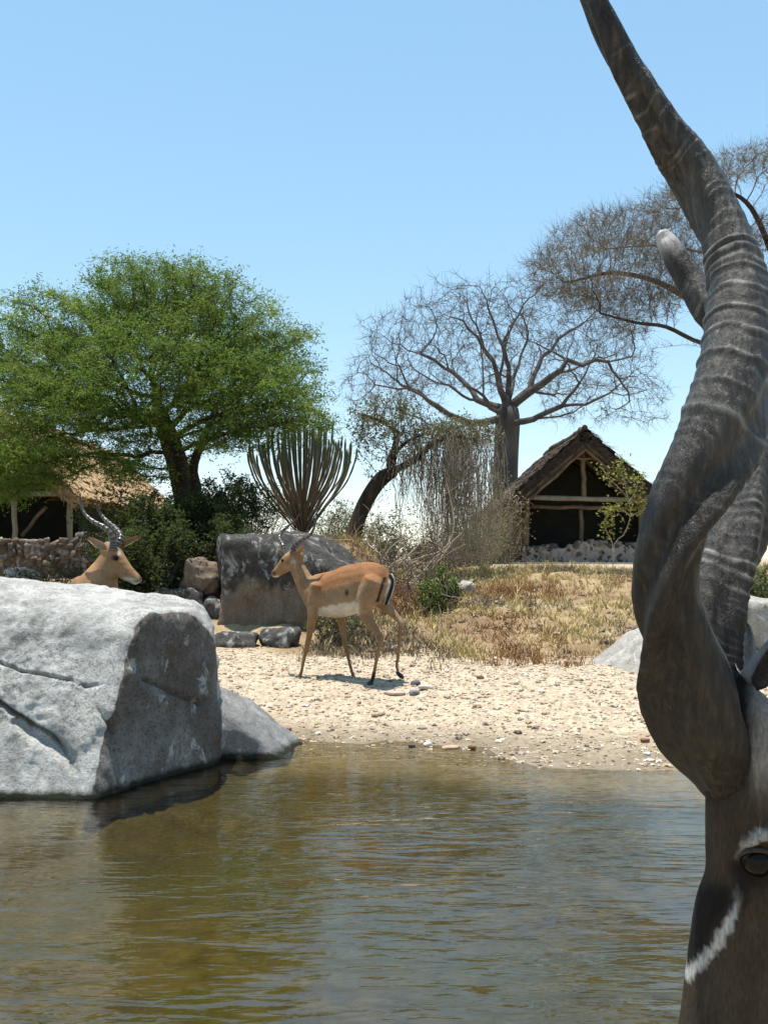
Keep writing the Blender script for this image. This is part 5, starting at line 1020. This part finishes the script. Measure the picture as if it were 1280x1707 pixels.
ringhorn(imp, [A(196, 912, -0.03), A(200, 902, -0.03), A(201, 892, -0.045), A(191, 879, -0.06), A(178, 868, -0.075), A(168, 856, -0.075), A(163, 845, -0.06), A(161, 834, -0.05)], 0.024, 0.005, 15, HC, 4)
tow = np.array([0, -1.0, 0])
ear(imp, A(178, 916, 0.045), A(146, 896, 0.09), 0.026, tow + np.array([-0.1, 0, 0.35]), 0.5, PALE, TAN * 0.8, M['coat']); ear(imp, A(199, 912, -0.045), A(236, 893, -0.09), 0.024, tow + np.array([0.1, 0, 0.3]), 0.5, TAN * 0.8, TAN, M['coat'])
ball('eye', A(194, 930, 0.051), 0.0155, M['eye'], imp); ball('eye', A(194, 930, -0.051), 0.0155, M['eye'], imp)
for s0, ls in ((0.02, -0.08), (0.06, 0.08), (-0.70, -0.085), (-0.64, 0.085)):
    g = dict(V=[], F=[], n=0); loft(g, [(B(s0 + .01, 0.045, ls), hd * 0.019, rt * 0.017), (B(s0 + .02, 0.012, ls), hd * 0.027, rt * 0.021), (B(s0 + .025, 0.006, ls), hd * 0.026, rt * 0.021)], 10); mk('hoof', np.concatenate(g['V']), [np.array([f_ for f_ in g['F'] if len(f_) == 4]), np.array([f_ for f_ in g['F'] if len(f_) == 3])], M['hoof'], imp)

# ---- kudu bull, head lowered right in front; the body stands on the near bank outside the frame
kud = thing('kudu', 'spiral-horned kudu lowering its head close in front, white stripe across its dark face', 'antelope', (1.6, 1.5, 0.13))
acc = dict(V=[], F=[], n=0); YK = 1.05
def K(d, v, hw, dy=0.0):
    a, b_ = P(d[0], d[1], YK + dy), P(v[0], v[1], YK + dy); return ((a + b_) / 2, (b_ - a) / 2, np.array([0, hw, 0]))
hst = [K((1208, 1118), (1262, 1152), .026), K((1190, 1160), (1310, 1192), .046), K((1182, 1235), (1375, 1250), .060), K((1179, 1330), (1420, 1335), .068), K((1179, 1400), (1432, 1430), .070), K((1178, 1455), (1422, 1520), .062), K((1161, 1500), (1398, 1600), .052), K((1147, 1590), (1365, 1700), .045), K((1133, 1700), (1322, 1800), .041), K((1119, 1800), (1290, 1868), .043), K((1114, 1868), (1255, 1920), .036)]
loft(acc, densify(hst, 5), 28)
loft(acc, densify([((P(1330, 1300, 1.06)), np.array([0, 0, .085]), np.array([0.02, .06, 0])), (P(1440, 1285, 1.10), np.array([0, 0, .12]), np.array([.03, .075, 0])), (np.array([.70, 1.22, .90]), np.array([0, 0, .15]), np.array([.02, .09, 0])), (np.array([.98, 1.34, 1.0]), np.array([0, 0, .22]), np.array([-.02, .13, 0])), (np.array([1.28, 1.43, 1.0]), np.array([0, 0, .30]), np.array([-.03, .19, 0])), (np.array([1.65, 1.52, .99]), np.array([0, 0, .29]), np.array([-.03, .22, 0])), (np.array([2.05, 1.61, 1.02]), np.array([0, 0, .27]), np.array([-.03, .20, 0])), (np.array([2.35, 1.68, 1.06]), np.array([0, 0, .22]), np.array([-.03, .16, 0])), (np.array([2.48, 1.71, 1.05]), np.array([0, 0, .12]), np.array([-.02, .09, 0]))], 5), 24)
gk = 0.12
for (x, y, hind) in ((1.22, 1.30, 0), (1.32, 1.56, 0), (2.28, 1.55, 1), (2.36, 1.82, 1)):
    zg = float(ground_z(x, y)); q = lambda dx, z: np.array([x + dx, y, zg + z])
    loft(acc, limbst([q(0, .9 - .05), q(.01, .66), q(0, .5), q(-.01, .42), q(0, .22), q(0, .09), q(-.03, .03)] if not hind else [q(0, .9), q(-.06, .72), q(.02, .58), q(.12, .46), q(.09, .26), q(.07, .09), q(.04, .03)], [.13, .085, .055, .042, .028, .032, .03] if not hind else [.17, .13, .08, .045, .030, .032, .03], (0, 1, 0), .85), 14)
V, Fl = fuse(acc, 0.0050, 4)
EYE = P(1270, 1444, YK - 0.064); near = V[:, 1] < YK
px, py = proj(np.stack([V[:, 0] * YK / V[:, 1], np.full(len(V), YK), CAMZ + (V[:, 2] - CAMZ) * YK / V[:, 1]], -1))
headm = (V[:, 0] < 0.60)
def mirror_px(V):                         # same reading for both cheeks: depth mirrored about the face's midline
    W_ = V.copy(); W_[:, 1] = np.where(W_[:, 1] > YK, 2 * YK - W_[:, 1], W_[:, 1]); return proj(W_)
px, py = mirror_px(V)
# eye socket, brow ridge, tear hollow
k = np.exp(-((px - 1258) / 34) ** 2 - ((py - 1448) / 34) ** 2) * headm; V[:, 1] += np.where(near, 1, -1) * k * 0.014
k = np.exp(-((px - 1262) / 46) ** 2 - ((py - 1396 - (1262 - px) * 0.5) / 13) ** 2) * headm; V[:, 1] -= np.where(near, 1, -1) * k * 0.012
k = np.exp(-(((px - 1222) / 12) ** 2 + ((py - 1560) / 60) ** 2)) * headm; V[:, 1] -= np.where(near, 1, -1) * k * 0.004
jn = fbm(V * 230, 2); jn2 = fbm(V * np.array([60, 60, 25]), 3); jx = px + jn * 3.2; jy = py + jn * 3.2
COAT = np.array([0.052, 0.036, 0.022]); GREY = np.array([0.21, 0.185, 0.155]); DK = np.array([0.016, 0.012, 0.009])
col = np.broadcast_to(np.array([0.20, 0.165, 0.13]), V.shape).copy(); col[headm] = COAT
w_ = np.exp(-(np.clip(np.abs(jx - 1262) - 18, 0, None) / 30) ** 2 - (np.clip(np.abs(jy - 1205) - 60, 0, None) / 50) ** 2)[:, None] * headm[:, None]; col = col * (1 - w_) + np.array([0.27, 0.25, 0.22]) * w_   # grey crown behind the horns, sunlit brightness painted in
w_ = (sstep(1458, 1490, jy) * sstep(1640, 1600, jy) * sstep(-4, 14, np.interp(jy, [1460, 1505, 1538, 1580, 1612, 1640], [1215, 1222, 1212, 1188, 1160, 1140]) - jx) * headm)[:, None]; col = col * (1 - w_) + DK * 0.7 * w_              # dark nose bridge
w_ = (sstep(1500, 1560, jy) * sstep(1195, 1230, jx + (jy - 1500) * 0.45) * headm)[:, None]; col = col * (1 - w_) + np.array([0.060, 0.045, 0.031]) * w_
w_ = (sstep(1375, 1290, jy) * sstep(1268, 1236, jx) * headm)[:, None]; col = col * (1 - w_) + np.array([0.013, 0.0092, 0.0055]) * w_      # dark hair round the horn base
d_ = seg_dist(jx, jy, [(1232, 1478), (1229, 1505), (1214, 1538), (1190, 1580), (1160, 1612), (1145, 1626)]); wd = np.interp(py, [1478, 1510, 1560, 1626], [3, 6, 9, 8]); kk = ((1 - sstep(wd * 0.55, wd * 1.35, d_)) * headm * np.interp(py, [1470, 1515], [0.35, 1.0]))[:, None]; col = col * (1 - kk) + np.array([0.52, 0.505, 0.47]) * kk
d_ = seg_dist(jx, jy, [(1234, 1428), (1241, 1408), (1262, 1392), (1292, 1386)]); kk = ((1 - sstep(6, 13, d_)) * headm)[:, None] * 0.85; col = col * (1 - kk) + np.array([0.46, 0.44, 0.41]) * kk
kk = (np.exp(-(((jx - 1262) / 46) ** 2 + ((jy - 1448) / 42) ** 2) ** 3) * headm)[:, None] * 0.95; col = col * (1 - kk) + np.array([0.018, 0.013, 0.010]) * kk  # dark eye skin and gland, with the socket's shade painted in
kk = (np.exp(-(((jx - 1238) / 14) ** 2 + ((jy - 1494) / 22) ** 2) ** 2) * headm)[:, None] * 0.9; col = col * (1 - kk) + np.array([0.018, 0.013, 0.010]) * kk
mz = (sstep(1850, 1880, py) * headm)[:, None]; col = col * (1 - mz) + np.array([0.05, 0.045, 0.04]) * mz
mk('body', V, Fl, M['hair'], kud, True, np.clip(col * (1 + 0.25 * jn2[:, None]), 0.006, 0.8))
ball('eye', EYE + np.array([0.004, 0.0235, -0.001]), 0.0165, M['eye'], kud); ball('eye', np.array([EYE[0], 2 * YK - EYE[1] - 0.034, EYE[2]]), 0.0165, M['eye'], kud)
for (x, y) in ((1.18, 1.30), (1.28, 1.56), (2.31, 1.55), (2.39, 1.82)):
    zg = float(ground_z(x, y)); g = dict(V=[], F=[], n=0); loft(g, [(np.array([x + .01, y, zg + .07]), np.array([.034, 0, 0]), np.array([0, .032, 0])), (np.array([x - .005, y, zg + .02]), np.array([.048, 0, 0]), np.array([0, .04, 0])), (np.array([x - .008, y, zg + .008]), np.array([.047, 0, 0]), np.array([0, .04, 0]))], 12); mk('hoof', np.concatenate(g['V']), [np.array([f_ for f_ in g['F'] if len(f_) == 4]), np.array([f_ for f_ in g['F'] if len(f_) == 3])], M['hoof'], kud)
an = np.linspace(0.1, math.pi - 0.1, 16); ctr = EYE + np.array([0.004, 0.013, 0.001]); pts = np.stack([ctr[0] + 0.021 * np.cos(an), ctr[1] - 0.003 * np.sin(an), ctr[2] + 0.0115 * np.sin(an) - 0.003 * np.cos(an)], -1)
tb = Tubes(); tb.add(pts, 0.0026 * np.sin(an) + 0.0006, 8); tb.build('eyelid', M['lid'], kud)
# ears
GE = np.array([0.42, 0.36, 0.32])
ear(kud, P(1238, 1135, 1.13), P(1243, 1040, 1.17), 0.0125, (-0.25, -1, 0.0), 0.55, GE * 0.95, GE * 0.8, M['hair'])
ear(kud, P(1233, 1128, 1.04), P(1372, 975, 1.02), 0.020, (0.15, -0.85, -0.55), 0.75, GE * 0.12, GE * 0.8, M['hair'], 17, 11)
# horns
def kuduhorn(path, phi, ringamp, tip_pale, seed, n=760, k=56, keel=0.36):
    rs = np.random.default_rng(seed); C3 = np.array([P(a, b_, c_) for a, b_, c_, r_ in path]); Rm = np.array([r_ * c_ / F for a, b_, c_, r_ in path])
    C = spline(C3, n); Rr = spline(np.stack([Rm, 0 * Rm, 0 * Rm], -1), n)[:, 0]; u = np.linspace(0, len(path) - 1, n); ph = np.radians(np.interp(u, np.arange(len(path)), phi)); ra = np.interp(u, np.arange(len(path)), ringamp)
    for _ in range(30): ph[1:-1] = 0.5 * ph[1:-1] + 0.25 * (ph[:-2] + ph[2:])
    tg = nrm(np.gradient(C, axis=0)); fwd = nrm(np.array([0, -1.0, 0]) - tg * (tg @ np.array([0, -1.0, 0]))[:, None]); sd = np.cross(tg, fwd); sd *= np.sign(sd[:, :1])     # sd points to +x
    s_ = np.concatenate([[0], np.cumsum(np.linalg.norm(np.diff(C, axis=0), axis=1))]); th = np.arange(k) * 2 * math.pi / k
    TH, SS = np.meshgrid(th, s_); PH = ph[:, None]; dl = (TH - PH + math.pi) % (2 * math.pi) - math.pi
    prof = 0.90 + keel * np.exp(-(dl / 0.27) ** 2) - 0.13 * np.exp(-((np.abs(dl) - 0.70) / 0.30) ** 2)
    # transverse growth rings, irregular spacing, wandering round the horn
    pos_ = []; q = 0.02
    while q < s_[-1]: pos_.append((q, rs.uniform(0.35, 1.0) * (1 if rs.random() < 0.75 else 0.3), rs.uniform(0.0032, 0.0062))); q += rs.uniform(0.0075, 0.0185)
    wob = 0.0035 * fbm(np.stack([np.cos(TH) * 1.3, np.sin(TH) * 1.3, SS * 14], -1), 2) + 0.004 * np.cos(dl); ring = np.zeros_like(SS)
    for q, a, w in pos_: z_ = (SS + wob - q) / w; ring += a * np.where(z_ < 0, np.exp(-(z_ * 0.8) ** 2), np.exp(-(z_ * 2.4) ** 2))
    tex = fbm(np.stack([np.cos(TH) * 4, np.sin(TH) * 4, SS * 35], -1), 3); lump = fbm(np.stack([np.cos(TH) * 1.6, np.sin(TH) * 1.6, SS * 22 + 3], -1), 2)
    rad = Rr[:, None] * prof * (1 + ra[:, None] * 0.095 * (ring - 0.4)) + 0.0006 * tex + 0.0016 * lump
    V = C[:, None] + rad[..., None] * (fwd[:, None] * np.cos(TH)[..., None] + sd[:, None] * np.sin(TH)[..., None])
    i = np.arange(n * k).reshape(n, k); j = np.roll(i, -1, 1); q4 = np.stack([i[:-1], j[:-1], j[1:], i[1:]], -1).reshape(-1, 4); V = np.vstack([V.reshape(-1, 3), C[:1], C[-1:] + tg[-1:] * Rr[-1] * 0.5]); t3 = np.concatenate([np.stack([np.full(k, n * k), j[0], i[0]], -1), np.stack([np.full(k, n * k + 1), i[-1], j[-1]], -1)])
    brk = np.clip(0.55 + 1.3 * fbm(np.stack([np.cos(TH) * 2.2, np.sin(TH) * 2.2, SS * 60], -1), 2), 0, 1)
    c = np.zeros((n, k, 3)); c[..., 0] = brk * np.clip((ring - 0.5) * 1.7, 0, 1) * ra[:, None]; c[..., 2] = np.clip(ra * 1.3, 0, 1)[:, None]; c[..., 1] = (tip_pale * sstep(0.86, 0.97, u / u[-1]))[:, None]; c = np.vstack([c.reshape(-1, 3), c[0, :1], c[-1, :1]])
    return mk('horn', V, [q4, t3], M['horn'], kud, True, c)
nearh = [(1246, 1362, 1.10, 34), (1222, 1302, 1.052, 54), (1176, 1216, 1.008, 70), (1150, 1130, 0.997, 73), (1126, 1060, 0.985, 65), (1111, 1000, 0.975, 61), (1112, 930, 0.965, 60), (1131, 860, 0.96, 63), (1161, 790, 0.96, 66), (1193, 710, 0.965, 69), (1222, 622, 0.98, 68), (1232, 542, 1.00, 62), (1228, 472, 1.02, 55), (1214, 410, 1.035, 49), (1189, 345, 1.045, 43), (1149, 270, 1.05, 38), (1098, 200, 1.045, 33), (1037, 100, 1.035, 29), (988, 0, 1.02, 23), (958, -90, 1.0, 18), (946, -180, 0.98, 12), (950, -255, 0.97, 5)]
kuduhorn(nearh, [-140, -130, -115, -95, -65, -32, 2, 28, 50, 82, 110, 135, 160, 185, 215, 245, 275, 300, 330, 350, 370, 390], [0, .02, .03, .03, .02, .02, .04, .12, .40, .8, .9, 1, 1, 1, .85, .6, .35, .15, .1, .05, 0, 0], 0.6, 1)
farh = [(1225, 1300, 1.10, 50), (1205, 1240, 1.11, 58), (1172, 1160, 1.13, 62), (1160, 1090, 1.15, 60), (1172, 1020, 1.17, 57), (1203, 945, 1.19, 57), (1238, 870, 1.21, 58), (1272, 790, 1.24, 56), (1292, 710, 1.28, 52), (1286, 640, 1.33, 46), (1256, 590, 1.37, 41), (1215, 552, 1.40, 36), (1180, 515, 1.42, 31), (1152, 472, 1.44, 27), (1128, 432, 1.45, 23), (1112, 405, 1.46, 19), (1102, 388, 1.46, 11)]
kuduhorn(farh, [140, 130, 110, 80, 50, 20, -10, -40, -70, -95, -120, -145, -170, -190, -210, -225, -235], [.3, .3, .3, .3, .4, .6, .8, .9, .9, .8, .6, .4, .3, .2, .1, 0, 0], 0.9, 2)
